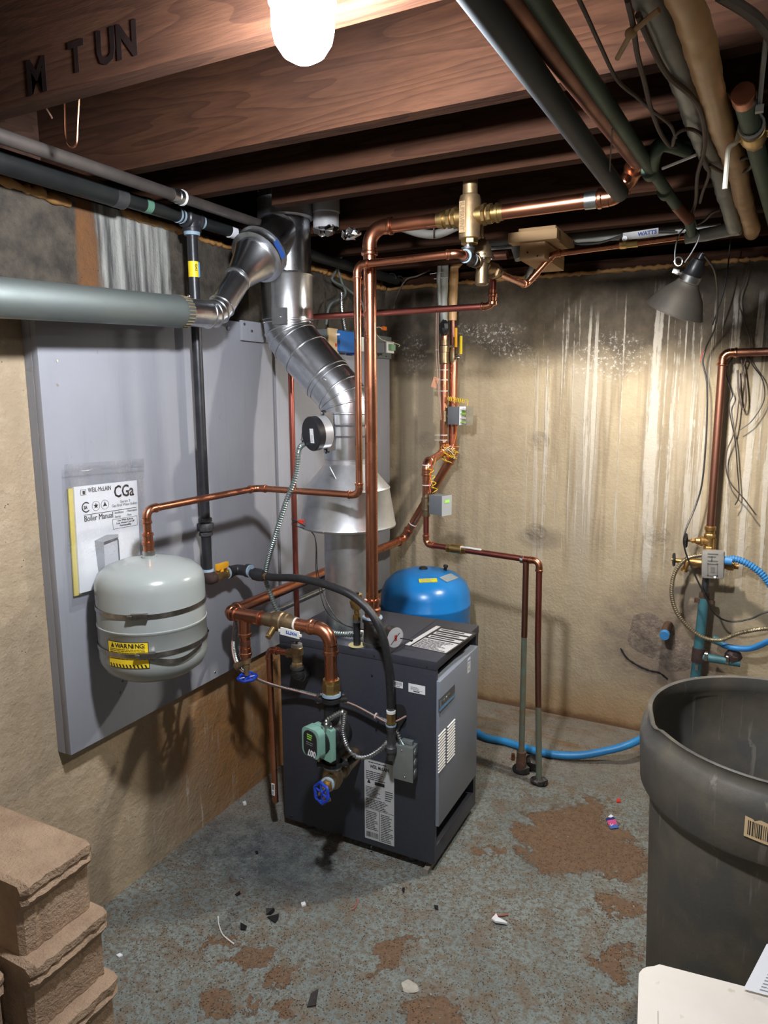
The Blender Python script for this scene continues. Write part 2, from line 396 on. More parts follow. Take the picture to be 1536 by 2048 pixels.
# ------------------------------------------------------------------ the room
XR, YF, WH, JB = 4.2, -5.6, 2.15, 2.195
def wall(name, m, lo, hi): return struct(MB().bb(lo, hi).build(name, m))
wall('floor', FLOORM, (-.25, YF-.2, -.15), (XR+.2, .25, 0))
wall('wall_left', CONC_L, (-.25, YF, 0), (0, .25, WH))
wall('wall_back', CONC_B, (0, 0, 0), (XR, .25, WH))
wall('wall_right', PLAINC, (XR, YF, 0), (XR+.2, .25, 2.45))
wall('wall_front', PLAINC, (-.25, YF-.2, 0), (XR+.2, YF, 2.45))
ceil = wall('ceiling', WOODY, (-.25, YF-.2, JB+.235), (XR+.2, .25, JB+.27))
for yf in (-5.1, -4.7, -4.3, -3.9, -3.5, -3.095, -2.69, -2.285, -1.87, -1.60, -1.40, -1.0, -.60, -.20):
    MB().bb((-.13 if yf != -1.40 else .33, yf-.042, JB), (XR, yf, JB+.235)).build('joist', WOOD, ceil)
MB().bb((-.2, YF, WH), (-.02, .2, JB)).build('sill_plate', WOODY, ceil)
MB().bb((-.2, YF, JB), (-.13, .2, JB+.235)).build('rim_joist', WOODY, ceil)
MB().bb((-.02, .02, WH), (XR, .2, JB)).build('sill_plate', WOOD, ceil)
MB().bb((-.13, .09, JB), (XR, .15, JB+.235)).build('rim_joist', WOOD, ceil)
FOAM = mat('spray_foam', (.42, .22, .07), (.30, .15, .05), 25, .6, 0, .4)
def foam(pts, r, seed, parent=ceil):
    rnd = random.Random(seed); P = resample(spline(pts, 6), .012); m = MB()
    P = [p+V((rnd.uniform(-1, 1), rnd.uniform(-1, 1), rnd.uniform(-1, 1)))*.003 for p in P]
    rr = [r*rnd.uniform(.6, 1.25) for _ in P]; m.tube(P, lambda i: rr[i], 8); return m.build('foam_seal', FOAM, parent, 60)
foam([(.004, -2.5, 2.142), (.004, -2.2, 2.138), (.004, -1.93, 2.130)], .013, 1)
foam([(.0, -1.75, 2.147), (.0, -1.5, 2.14), (.004, -1.2, 2.132), (.004, -.6, 2.14), (.004, -.02, 2.14)], .012, 2)
foam([(.02, -.004, 2.138), (.5, -.004, 2.142), (1.2, -.002, 2.142), (2.2, -.002, 2.146), (3.2, -.002, 2.146)], .010, 3)
# stencilled lettering left on the joist's face
STEN = mat('stencil_black', (.008, .006, .006), (.016, .010, .009), 14, 1., spec=0.)
for s_, px0, py0, sz in (('M', 55, 190, .088), ('T', 140, 146, .074), ('UN', 194, 131, .080)):
    q = PX(px0, py0, y=-2.3285)
    text(s_, sz, q, (1, 0, 0), (0, 0, 1), STEN, ceil, 'stencil_lettering', .0003, sx=.9, bold=.003)

# ------------------------------------------------------------------ bulb in a porcelain holder
bp = PX(606, 58, y=-2.425)
t = thing('ceiling_bulb', 'glowing white bulb in a porcelain holder by the stencilled joist', 'light bulb', (bp.x, bp.y, JB+.235))
PORC = mat('porcelain', (.75, .74, .70), (.7, .69, .66), 10, .25)
MB().lathe([(0, .055), (-.02, .055), (-.03, .04), (-.055, .033), (-.07, .022)], (bp.x, bp.y, JB+.235), (0, 0, 1), 28).build('lamp_holder', PORC, t)
MB().lathe([(.030, .047), (.034, .050), (.044, .050), (.052, .040), (.075, .024), (.10, .020), (JB+.17-bp.z, .020)], bp, (0, 0, 1), 28).build('bulb_base', PORC, t)
g = G('bulb_glow'); g.t.nodes.remove(g.b)
em = g.n('ShaderNodeEmission', {0: (.93, .95, 1.0, 1), 1: BULB_STRENGTH}); g.t.links.new(em.outputs[0], g.t.nodes['Material Output'].inputs[0])
MB().lathe([(-.046, .001), (-.043, .016), (-.034, .031), (-.018, .042), (.0, .046), (.02, .046), (.031, .045), (.031, .001)], bp, (0, 0, 1), 28).build('bulb', g.m, t, 80)
# ------------------------------------------------------------------ grey plywood board on the left wall
g = G('grey_paint'); p = g.pos()
n1 = g.noise(p, 3, 4); n2 = g.noise(g.map(p, (30, 30, 2.2)), 1.2, 4, .6); n3 = g.noise(p, 60, 3)
col = g.mix(g.rng(n1, .35, .7), (.285, .293, .325), (.25, .257, .287)); col = g.mix(g.mul(g.rng(n2, .55, .7), .25), col, (.19, .198, .222))
sc_ = g.mul(g.rng(g.noise(g.map(p, (1, 9, 5)), 2, 5, .7), .665, .69), .6); col = g.mix(sc_, col, (.2, .2, .22))
BOARD = g.done(col, .55, 0, g.add(n2, g.mul(n3, .3)), .22, .004, .4)
BX = .055; board = thing('backer_board', 'grey painted plywood board fixed to the left concrete wall', 'board', (.03, -1.1, .58))
ya, yb, yc = -2.115, -.86, -.06; zt, zb = 1.865, .585
MB().bb((.03, ya, zb), (BX, -1.075, zt), .002).build('panel', BOARD, board)
MB().bb((.03, -1.071, zb), (BX-.001, yc, zt), .002).build('panel', BOARD, board)
MB().bb((.001, ya, zb), (.03, ya+.04, zt)).build('batten', BOARD, board); MB().bb((.001, yc-.04, zb), (.03, yc, zt)).build('batten', BOARD, board)
MB().bb((.001, ya+.041, zb), (.0298, -1.101, zb+.04)).build('batten', BOARD, board); MB().bb((.001, -1.1, zb), (.0299, -1.05, zt)).build('batten', BOARD, board)
for a, b in ((115, 722), (115, 770), (240, 1385), (370, 1300), (372, 1170), (455, 657), (245, 1362), (430, 1345)):
    q = PX(a, b, x=BX); m = MB(); hexn(m, (BX-.002, q.y, q.z), (1, 0, 0), .008 if a == 455 else .004, .008 if a == 455 else .003, 6 if a == 455 else 10); m.build('screw', STEEL, board)
q0, q1 = PX(478, 640, x=BX), PX(527, 686, x=BX)
m = MB(); m.bb((BX-.001, q0.y, q1.z), (BX+.012, q1.y+.12, q0.z), .004); m.build('cover_plate', BOARD, board)
for a, b in ((488, 648), (503, 662)):
    q = PX(a, b, x=BX+.013); MB().cyl((BX+.010, q.y, q.z), (BX+.016, q.y, q.z), .005, n=10).build('plate_screw', STEEL, board)

# ------------------------------------------------------------------ boiler
JK = mat('jacket_blue_grey', (.043, .047, .062), (.038, .041, .054), 90, .42, .1, .05)
DOORM = mat('door_blue_grey', (.235, .265, .315), (.225, .25, .30), 6, .42, .1)
DARK = mat('dark_void', (.01, .01, .01), (.012, .012, .012), 10, .8)
bx0, bx1, by0, by1, bz0, bz1 = .272, .882, -1.39, -.985, .035, .757
boiler = thing('boiler', 'dark blue grey cast iron gas boiler on the painted floor', 'boiler', ((bx0+bx1)/2, (by0+by1)/2, 0))
th = .004
MB().bb((bx0, by0, bz0), (bx1, by0+th, bz1-.03), .001).build('side_panel', JK, boiler)
MB().bb((bx0, by1-th, bz0), (bx1, by1, bz1-.03), .001).build('side_panel', JK, boiler)
MB().bb((bx0, by0+th, bz0), (bx0+th, by1-th, bz1-.03), .001).build('rear_panel', JK, boiler)
xs = .715
MB().bb((bx0, by0-.002, bz1-.030), (xs, by1+.002, bz1), .003).build('top_panel', JK, boiler)
MB().bb((xs+.002, by0-.002, bz1-.030), (bx1+.002, by1+.002, bz1), .003).build('top_panel', JK, boiler)
fr = MB()   # front frame: flanges round the recessed door
fr.bb((bx1-.05, by0+th, bz0), (bx1, by0+th+.012, bz1-.03)); fr.build('front_flange', JK, boiler)
MB().bb((bx1-.05, by1-th-.022, bz0), (bx1, by1-th, bz1-.03)).build('front_flange', JK, boiler)
m = MB(); m.bb((bx1-.055, by0+th, bz0), (bx1, by1-th, bz0+.062), .003); m.build('base_rail', JK, boiler)
MB().bb((bx0+.02, by0+.03, bz0+.06), (bx1-.09, by1-.03, bz1-.04)).build('combustion_block', DARK, boiler)
# lower front opening floor
MB().bb((bx1-.20, by0+.02, bz0), (bx1-.06, by1-.02, bz0+.012)).build('base_pan', mat('base_pan_metal', (.16, .15, .135), (.12, .11, .1), 12, .5, .7), boiler)
# door, leaning with its hooked top edge forward
dz0, dz1 = .175, bz1-.068
door = MB().bb((bx1-.030, by0+.006, dz0), (bx1+.012, by1-.028, dz1), .004).build('door', DOORM, boiler)
# badge on the door
SH = Sheet((bx1+.012, by0+.006, dz0), (0, 1, 0), (0, 0, 1))
def door_at(px, py):
    q = PX(px, py, x=bx1+.012); return q.y-(by0+.006), q.z-dz0
BADGE = mat('badge_grey', (.15, .16, .17), (.13, .14, .15), 20, .35, .5); CHROME = mat('chrome', (.7, .71, .72), (.6, .6, .6), 10, .15, 1); SKY = mat('badge_blue', (.10, .30, .58), (.1, .28, .52), 10, .35)
a0, b0 = door_at(877, 1402); a1, b1 = door_at(908, 1368)
b0 = b1-.047; m = MB(); SH.rect(m, a0, b0, a1, b1, 0, .003); bd = m.build('badge', BADGE, door)
m = MB(); SH.rect(m, a0+.002, b0+.004, a1-.002, b0+.011, .003, .0036); m.build('badge_stripe', SKY, door)
m = MB(); SH.rect(m, a0+.002, b0+.013, a1-.002, b0+.015, .003, .0036); SH.rect(m, a0+.003, b1-.028, a0+.016, b1-.008, .003, .0036); m.build('badge_trim', CHROME, door)
text('WEIL-McLAIN', .0165, SH.at(a0+.020, b1-.024, .0036), SH.r, SH.u, CHROME, door, 'badge_lettering', sx=.78, bold=.0003)
# two banks of louvres
for (pa, pb), (pc, pd) in (((876, 1468), (889, 1530)), ((894, 1450), (908, 1508))):
    a0, b1 = door_at(pa, pb); a1, b0 = door_at(pc, pd); a0, a1 = sorted((a0, a1)); n = 13; st = (b1-b0)/n
    for i in range(n):
        m = MB(); z = b0+i*st
        m.poly([SH.at(a0, z, .0005), SH.at(a0, z+st*.40, .0005), SH.at(a0, z+st*.15, .004)], SH.r*(a1-a0)); m.build('louvre', WHITE, door)
a0, b0 = door_at(935, 1342); a1, b1 = door_at(949, 1305); m = MB(); SH.rect(m, a0, b1-.055, a0+.028, b1, 0, .0004); st = m.build('sticker', PAPER, door)
m = MB(); SH.rect(m, a0+.002, b1-.014, a0+.026, b1-.009, .0004, .0008); m.build('sticker_arc', SKY, door)
m = MB(); SH.rows(m, a0+.003, a0+.025, b1-.018, b1-.032, 4, h=.0004); SH.rect(m, a0+.010, b1-.048, a0+.018, b1-.038, .0004, .0008); m.build('sticker_print', GREYINK, door)
# top rating label
ST = Sheet((xs+.02, by0+.02, bz1), (1, 0, 0), (0, 1, 0))
lab = [PX(807, 1290, z=bz1), PX(893, 1308, z=bz1), PX(942, 1263, z=bz1), PX(865, 1250, z=bz1)]
o = lab[0]; ax = (lab[1]-lab[0]); ay = (lab[3]-lab[0]); W, H = ax.length, ay.length
TL = Sheet(lab[0]+V((0, 0, .0004)), ax, ay - ax.normalized()*ay.dot(ax.normalized()))
m = MB(); TL.rect(m, 0, 0, W, H, -.0004, .0004); m.build('rating_label', mat('label_black', (.03, .03, .032), (.035, .03, .03), 10, .5), boiler)
m = MB(); TL.rect(m, .004, .004, W*.13, H-.004, .0004, .0008)
for k in range(3): TL.rect(m, W*.20, H*(.47+.17*k), W*.96, H*(.57+.17*k), .0004, .0008)
TL.rect(m, W*.18, .006, W*.97, H*.42, .0004, .0007); m.build('label_panel', LABELGREY, boiler)
m = MB(); TL.rows(m, W*.2, W*.95, H*.40, .010, 9, .55, .0008)
for k in range(3): TL.rect(m, W*.24, H*(.50+.17*k), W*.8, H*(.54+.17*k), .0009, .0011)
m.build('label_print', INK, boiler)
# long rating plate on the side
def side(px, py): return PX(px, py, y=by0)
A_, B_ = side(728, 1515), side(795, 1700); pw = .118; ph = .305
SP = Sheet((A_.x, by0-.0003, A_.z-ph), (1, 0, 0), (0, 0, 1))
m = MB(); SP.rect(m, 0, 0, pw, ph, 0, .0005); plate = m.build('rating_plate', LABELGREY, boiler)
m = MB()
for a, b, c, d in ((0, 0, pw, .0012), (0, ph-.0012, pw, ph), (0, 0, .0012, ph), (pw-.0012, 0, pw, ph), (.060, .004, .0612, .118), (.003, .118, pw-.003, .119)): SP.rect(m, a, b, c, d, .0005, .0009)
rn = random.Random(11)
SP.rows(m, .018, .100, ph-.004, ph-.012, 1, .4, .0005, rn); SP.rows(m, .008, .095, ph-.040, ph-.075, 5, .45, .0005, rn)
SP.rows(m, .006, .070, ph-.100, ph-.140, 7, .45, .0005, rn); SP.rows(m, .082, .112, ph-.100, ph-.140, 5, .45, .0005, rn)
SP.rows(m, .006, .108, .160, .122, 6, .45, .0005, rn); SP.rows(m, .006, .055, .112, .040, 11, .45, .0005, rn); SP.rows(m, .065, .113, .112, .006, 16, .45, .0005, rn)
SP.rect(m, .042, ph-.092, .080, ph-.080, .0005, .0009); SP.bars(m, .008, .010, .056, .030, 24, .0005)
m.poly([SP.at(.012, ph-.090, .0005), SP.at(.026, ph-.090, .0005), SP.at(.019, ph-.074, .0005)], SP.n*.0004)
m.build('plate_print', INK, plate)
text('WEIL McLAIN', .0165, SP.at(.024, ph-.031, .0006), SP.r, SP.u, INK, plate, 'plate_lettering', sx=.74, bold=.0005)
# barcode stickers
for (pa, pb, wd, hg, k) in ((783, 1360, .042, .022, 0), (817, 1366, .060, .030, 1)):
    q = side(pa, pb); S2 = Sheet((q.x, by0-.0003, q.z-hg), (1, 0, 0), (0, 0, 1)); m = MB(); S2.rect(m, 0, 0, wd, hg, 0, .0004); st = m.build('barcode_sticker', PAPER, boiler); m = MB()
    if k == 0: S2.bars(m, .004, .008, wd-.004, hg-.002, 20, .0004); S2.rows(m, .008, wd-.008, .006, .003, 1, .7, .0004)
    else: S2.rows(m, .008, wd-.006, hg-.008, .009, 4, .35, .0004, random.Random(2), .5); S2.rows(m, .018, wd-.018, .009, .003, 1, .7, .0004)
    m.build('sticker_print', INK, st)
# screws, plugged holes, oval opening with its shade painted as a dark plate
for a, b in ((749, 1312), (744, 1351), (854, 1334), (583, 1632), (853, 1724), (683, 1672), (742, 1695)):
    q = side(a, b); MB().cyl((q.x, by0+.001, q.z), (q.x, by0-.003, q.z), .005, .003, 10).build('screw', BLACKP, boiler)
q = side(800, 1432); m = MB(); n = 20
pts = [V((q.x+.024*math.copysign(abs(math.cos(6.2832*i/n))**.7, math.cos(6.2832*i/n)), by0-.0012, q.z+.042*math.copysign(abs(math.sin(6.2832*i/n))**.7, math.sin(6.2832*i/n)))) for i in range(n)]
m.poly(pts, (0, .0012, 0)); m.build('opening_shade', DARK, boiler)
for a in (bx0+.09, bx1-.10):
    for b in (by0+.045, by1-.05):
        MB().lathe([(0, .020), (.035, .026)], (a, b, 0), (0, 0, 1), 14).build('leg', IRON_GREY, boiler)
MB().bb((bx1-.036, by0-.012, 0), (bx1-.018, by0+.05, .018)).build('shim', mat('shim', (.30, .27, .22), (.24, .22, .18), 20, .8), boiler)
# ------------------------------------------------------------------ venting
def bead(mb, c, ax, r, h=.006, out=.004):
    ax = V(ax).normalized(); mb.lathe([(-h, r*.99), (-h*.7, r+out*.7), (0, r+out), (h*.7, r+out*.7), (h, r*.99)], c, ax, 32)
hx, hy = .447, -1.19
hood = thing('draft_hood', 'galvanized draft hood with flared skirt standing on the boiler top', 'draft hood', (hx, hy, bz1))
MB().lathe([(0, .095), (.004, .089), (.02, .0875), (.40, .0875)], (hx, hy, bz1), (0, 0, 1), 40).build('outlet_cylinder', GALV_SATIN, hood)
m = MB().lathe([(.375, .168), (.377, .173), (.383, .175), (.389, .173), (.510, .1525), (.516, .1545), (.522, .152), (.522, .150), (.386, .168)], (hx, hy, bz1), (0, 0, 1), 48, False); m.build('skirt', GALV_SATIN, hood)
MB().lathe([(.520, .151), (.604, .079), (.640, .079), (.640, .075)], (hx, hy, bz1), (0, 0, 1), 48, False).build('cone', GALV_SATIN, hood)
m = MB(); m.box((hx+.02, hy-.118, bz1+.565), (.002, .11, .004), Matrix.Rotation(-.85, 3, 'X')); m.build('seam', GALV, hood)
for px, py in ((653, 1062), (720, 1068), (757, 1055), (772, 1010)):
    q = PX(px, py, y=hy-.15); d = V((q.x-hx, q.y-hy, 0)); d = d.normalized(); rr = .172-(q.z-1.14)*.16
    MB().sph(V((hx, hy, q.z))+d*rr, .0035).build('rivet', STEEL, hood)
# spill switch and its wires
q = V((hx-.115, hy-.132, 1.160)); m = MB(); m.box(q, (.02, .012, .012)); m.cyl(q+V((.012, 0, .004)), q+V((.03, 0, .006)), .006, n=10); m.build('spill_switch', REDP, hood)
WIRE_B = mat('black_wire', (.012, .012, .012), (.02, .02, .02), 10, .45)
for k in (0, 1):
    e = PX(742-4*k, 1262, y=-1.36)
    MB().tube(spline([q+V((-.01, -.004, 0)), q+V((-.03, -.012, -.012+.02*k)), PX(628, 1070, y=-1.34), PX(632+3*k, 1140, y=-1.34), PX(640+6*k, 1185, y=-1.34), PX(655+10*k, 1225, y=-1.35), PX(690, 1250, y=-1.36), e]), .0016, 6).build('spill_wire', WIRE_B, hood)
# damper section
vd = thing('vent_damper', 'galvanized vent damper with a round black motor housing above the draft hood', 'damper', (hx, hy, 1.39))
m = MB(); m.lathe([(.0, .080), (.004, .084), (.08, .084), (.083, .088), (.088, .084), (.118, .084), (.121, .088), (.126, .084), (.135, .084)], (hx, hy, 1.375), (0, 0, 1), 40); m.build('damper_pipe', GALV, vd)
mc = PX(640, 866, y=hy-.085); mc2 = V((hx-.072, hy-.072, mc.z)); dv = (V((mc.x, mc.y, mc.z))-mc2); dv = V((-.42, -.9, -.08)).normalized()
c0 = PX(650, 864, y=-1.33); c1 = c0+dv*.055
MB().lathe([(0, .056), (.034, .056), (.0345, .058), (.055, .058), (.058, .055), (.058, .052)], c0, dv, 36).build('motor_housing', BLACKP, vd)
MB().lathe([(.002, .0565), (.033, .0565)], c0, dv, 36, False).build('housing_band', mat('band_silver', (.6, .61, .63), (.52, .53, .55), 12, .35, .6), vd)
rt = dv.cross(V((0, 0, 1))).normalized()*-1; rt = V((0, 0, 1)).cross(dv).normalized()*-1
rt = (-dv).cross(V((0, 0, 1))).normalized(); up_ = rt.cross(-dv).normalized()
if rt.x < 0: rt = -rt
up_ = V((0, 0, 1)); up_ = (up_-dv*up_.dot(dv)).normalized(); rt = up_.cross(dv).normalized()
S3 = Sheet(c0+dv*.0583-rt*.003-up_*.03, rt, up_)
m = MB(); S3.rect(m, 0, 0, .022, .048, 0, .0004); lb = m.build('housing_label', PAPER, vd)
m = MB(); S3.rows(m, .003, .019, .028, .004, 7, .4, .0004); m.build('label_print', GREYINK, vd)
m = MB(); m.box(c0-dv*.012, (.03, .03, .13), dv.to_track_quat('-Y', 'Z').to_matrix()); m.build('mount_bracket', GALV, vd)
for s_ in (1, -1):
    q = c0+up_*(.064*s_); m = MB(); m.lathe([(-.006, .010), (.004, .010)], q, dv, 16); m.build('bracket_ear', BLACKP, vd); m = MB(); hexn(m, q+dv*.004, dv, .005, .004); m.build('bolt', STEEL, vd)
el = c0+dv*.03-rt*.055
pipe_run(vd, [c0+dv*.03-rt*.04, el-rt*.028, el-rt*.028-V((0, 0, .045))], .011, BLACKP, .014, ALU, ('connector_arm', 'connector_elbow'))
# armoured cable from the damper down behind the gas hose to the boiler
def flex(name, pts, r, m, label=None, cat=None, parent=None, pitch=.0085, n=12, k=10):
    P = resample(spline(pts, k), pitch/4); mb = MB().tube(P, lambda i: r*(1.0, 1.0, .78, .78)[i % 4], n)
    o = mb.build(name, m, parent, 30)
    return tag(o, label, cat) if label else o
s0 = el-rt*.028-V((0, 0, .04))
flex('armored_cable', [s0, PX(598, 900, y=-1.42), PX(592, 950, y=-1.42), PX(570, 1010, y=-1.43), PX(548, 1080, y=-1.43), PX(534, 1130, y=-1.40), PX(532, 1160, y=-1.38), PX(540, 1185, y=-1.37), PX(552, 1215, y=-1.36), PX(572, 1242, y=-1.345), PX(615, 1262, y=-1.33), PX(680, 1268, y=-1.33), PX(725, 1270, y=-1.31)], .0095, FLEX_GREEN, 'grey green armored cable from the black damper motor down to the boiler', 'cable')
# offset elbows
def gored(name, pts, r, t, m=GALV):
    """adjustable elbow: straight gores with raised seams"""
    mb = MB().tube(pts, r, 36); 
    for i in range(1, len(pts)-1):
        bead(mb, pts[i], (pts[i+1]-pts[i-1]), r*1.0, .004, .003)
    return mb.build(name, m, t, 50)
vr = .088; vp = thing('vent_pipe', 'shiny galvanized vent pipe offsetting by two elbows above the damper', 'vent pipe', (hx, hy, 1.505))
A = V((hx, hy, 1.505)); B1 = V((hx, hy, 1.635)); ux = .207
CZ = 1.580; a = arc(V((hx, hy, CZ)), A-V((0, 0, .2)), V((ux, hy, CZ+(hx-ux))), .10, 3); b = arc(V((ux, hy, CZ+(hx-ux))), V((hx, hy, CZ)), V((ux, hy, 2.6)), .10, 3)
gored('elbow', [A]+a+[a[-1]+(b[0]-a[-1])*.28], vr, vp); gored('elbow', [b[0]-(b[0]-a[-1])*.30]+b+[V((ux, hy, 1.99))], vr, vp)
m = MB(); m.tube([a[-1]+(b[0]-a[-1])*.2, b[0]-(b[0]-a[-1])*.22], vr*1.02, 36); bead(m, a[-1]+(b[0]-a[-1])*.28, b[0]-a[-1], vr*1.01); bead(m, b[0]-(b[0]-a[-1])*.25, b[0]-a[-1], vr*1.01); m.build('connector', GALV, vp)
m = MB(); m.lathe([(1.87, vr*1.01), (1.871, vr*1.05), (2.02, vr*1.06), (2.025, vr*1.1), (2.03, vr*1.06)], (ux, hy, 0), (0, 0, 1), 36); m.build('collar', GALV, vp)
m = MB(); q = PX(560, 632, y=hy-vr*1.02); m.box((q.x, hy-vr*1.04, q.z), (.065, .004, .055)); m.build('patch_plate', GALV, vp)
for px, py in ((562, 634), (530, 645), (622, 644), (648, 758)):
    q = PX(px, py, y=hy-vr); MB().sph((q.x, q.y-.006 if px != 648 else q.y, q.z), .004).build('screw', STEEL, vp)
# wye
wy = thing('vent_wye', 'double wall vent wye branching below the joists', 'vent pipe', (ux, hy, 2.02))
GALV_S = mat('galvanized_bright', (.62, .64, .68), (.50, .53, .56), 7, .18, 1, r2=.3)
m = MB(); m.lathe([(2.02, vr), (2.30, vr), (2.30, vr*1.04), (2.305, vr*1.1), (2.315, vr*1.04), (2.36, vr*1.0), (2.42, vr)], (ux, hy, 0), (0, 0, 1), 40); m.build('vertical_body', GALV_S, wy)
m = MB(); m.lathe([(2.215, vr*1.02), (2.22, vr*1.12), (2.27, vr*1.10), (2.278, vr*1.14), (2.286, vr*1.06), (2.35, vr*1.02)], (ux, hy, 0), (0, 0, 1), 40); m.build('top_band', GALV_SATIN, wy)
bd_ = V((0, -1, -.80)).normalized(); bo = V((ux, hy, 2.20)); R1 = bo+bd_*.205
m = MB(); m.lathe([(0, .074), (.20, .074)], bo, bd_, 36); m.build('branch', GALV_S, wy)
m = MB(); m.lathe([(.175, .076), (.18, .092), (.187, .092), (.19, .084), (.215, .084), (.22, .092), (.226, .092), (.23, .080)], bo, bd_, 40); m.build('branch_ring', GALV, wy)
_rv = _R*.86-_F*.5; _rv = (_rv-bd_*_rv.dot(bd_)).normalized(); S4 = Sheet(bo+bd_*.189+_rv*.0845, bd_, _rv.cross(bd_))
m = MB(); S4.rect(m, .0, -.03, .024, .03, .0, .002); m.build('brand_label', BLUEINK, wy)
# reducer, small elbow, duct
rd = thing('vent_reducer', 'galvanized cone reducer and small elbow joining the horizontal flue', 'vent pipe', R1+bd_*.02)
e0 = bo+bd_*.225; e1 = bo+bd_*.36; rr_ = .041
MB().lathe([(0, .072), (.012, .072), (.015, .076), (.02, .071), (.125, .043), (.14, .043)], e0, bd_, 40).build('cone', GALV, rd)
DX = .2; d0 = PX(370, 624, x=DX); d1 = PX(0, 595, x=DX); dd = (d1-d0).normalized(); d2 = d0+dd*1.5
tm = e1+bd_*.045; hor = V((DX, d0.y+.14, d0.z+.004))
ar = arc(hor, e1, d0, .09, 3); gored('elbow', [e1-bd_*.02]+ar+[d0+dd*.02], rr_, rd)
m = MB(); bead(m, e1, bd_, rr_*1.0, .005, .004); m.build('crimp_band', GALV, rd)
du = thing('flue_duct', 'dull galvanized round flue duct running along the left wall', 'duct', (DX, d0.y-.3, 1.79))
rD = .0455; m = MB(); m.lathe([(0, rD*.96), (.03, rD*.99), (.032, rD*1.04), (.04, rD*1.04), (.045, rD), (1.5, rD)], d0, dd, 36); m.build('duct_pipe', GALV_DULL, du)
m = MB()
for i in range(26):
    a_ = 6.2832*i/26; u_ = V((1, 0, 0)); w_ = dd.cross(u_).normalized()
    m.cyl(d0+(u_*math.cos(a_)+w_*math.sin(a_))*rD*.97, d0+dd*.028+(u_*math.cos(a_)+w_*math.sin(a_))*rD*1.0, .0022, n=6)
o = m.build('crimped_end', mat('rusty_crimp', (.42, .36, .24), (.30, .22, .12), 40, .5, .6), du); o['kind'] = 'stuff'
MB().sph(d0+V((.02, .0, .044)), .006).build('screw', STEEL, du)
# chase beyond: white vent boot wrapped with foil, partly behind the wye
vb = thing('white_vent_boot', 'white duct boot with crumpled foil behind the vent wye', 'duct', PX(650, 440, y=-1.10))
q = PX(652, 446, y=-1.12)
MB().lathe([(-.02, .046), (.03, .046), (.034, .049), (.20, .049)], q, (0, 0, 1), 28).build('boot', mat('boot_grey', (.40, .40, .41), (.34, .34, .35), 12, .5), vb)
FOILM = mat('foil', (.8, .8, .82), (.6, .6, .62), 30, .12, 1)
for (px, py, sc_) in ((652, 460, .040), (702, 468, .034)):
    c = PX(px, py, y=-1.14); m = MB(); m.sph(c, sc_, (1, .7, .42), 12, 8); m.rough(.010, px); m.build('foil_wrap', FOILM, vb, 5)

# ------------------------------------------------------------------ supply main
rS = .0206; MY = -1.335
rb = PX(745, 1290, z=bz1); rx = rb.x; MYr = rb.y
MY = MYr
zt_ = PX(738, 462, y=MY).z; mx0 = V((rx, MY, zt_))
sup = thing('copper_supply_main', 'thick shiny copper riser from the boiler top elbowing along the joists', 'pipe', (rx, MY, bz1))
sepx = PX(940, 420, y=MY).x
pend = PX(1228, 402, y=MY); zmain = PX(1000, 425, y=MY).z
T1 = V((rx, MY, zmain)); E1 = V((pend.x, MY, zmain+.004))
tee_z = bz1+.095
pipe_run(sup, [(rx, MY, tee_z+.02), T1, (sepx-.06, MY, zmain)], rS, COPPER, .05)
q1 = PX(1252, 392, y=MY); q2 = PX(1278, 350, y=MY+.0)
br_y0, br_y1 = -2.9, MY-.02; bxx = q2.x+.012
pipe_run(sup, [(sepx+.06, MY, zmain), E1, (q2.x-.02, MY-.004, zmain+.045), (q2.x+.004, MY-.06, zmain+.07)], rS, COPPER, .03)
MB().cyl((q2.x+.004, MY-.055, zmain+.068), (lambda a, b: a+(b-a)*1.6)(V((q2.x+.004, MY-.055, zmain+.068)), PX(1028, 0, z=2.152)), rS, n=20).build('old_pipe', COPPER_OLD, sup)
MB().lathe([(0, rS*1.12), (.03, rS*1.12)], (E1.x-.075, MY, zmain+.003), (1, 0, 0), 18).build('solder_band', ALU, sup)
# press fitting at the base and the iron tee with its gauge
tee = thing('iron_tee', 'grey malleable iron tee on the boiler top below the copper riser', 'pipe fitting', (rx, MY, bz1))
m = MB(); m.lathe([(0, .034), (.012, .034), (.014, .030), (.082, .030), (.084, .034), (.098, .034)], (rx, MY, bz1), (0, 0, 1), 24); m.lathe([(0, .026), (.045, .026), (.047, .031), (.06, .031)], (rx, MY, bz1+.05), (1, -.1, 0), 20); m.build('tee_body', IRON_GREY, tee)
m = MB(); m.lathe([(0, .0355), (.006, .0335)], (rx, MY, bz1+.097), (0, 0, 1), 24); m.build('sealant_ring', TEFLON, tee)
m = MB(); m.lathe([(0, .026), (.02, .026), (.022, .029), (.03, .029), (.034, .024), (.05, .024), (.052, .0285), (.062, .028), (.066, .021)], (rx, MY, bz1+.10), (0, 0, 1), 24); m.build('press_adapter', COPPER, sup)
m = MB(); hexn(m, (rx+.06, MY-.006, bz1+.05), (1, -.1, 0), .022, .02, 8); m.build('bushing', IRON_GREY, tee)
gd = V((1, -.42, 0)).normalized(); gc = PX(783, 1272, y=MY-.03)
gg = thing('pressure_gauge', 'round black pressure and temperature gauge on the iron tee', 'gauge', gc)
MB().lathe([(-.03, .012), (-.006, .014), (-.005, .034), (.018, .034)], gc, gd, 30).build('gauge_case', BLACKP, gg)
MB().lathe([(.0181, .0335), (.0186, .0335)], gc, gd, 30).build('dial', PAPER, gg)
gl = G('clear_lens'); CLEAR = gl.done((.95, .97, 1), .08, 0, None, Transmission_Weight=1.0, IOR=1.15)
MB().lathe([(.0178, .0345), (.022, .0345), (.0255, .030), (.026, .0)], gc, gd, 30, False).build('lens', CLEAR, gg)
gr = gd.cross(V((0, 0, 1))).normalized()*-1
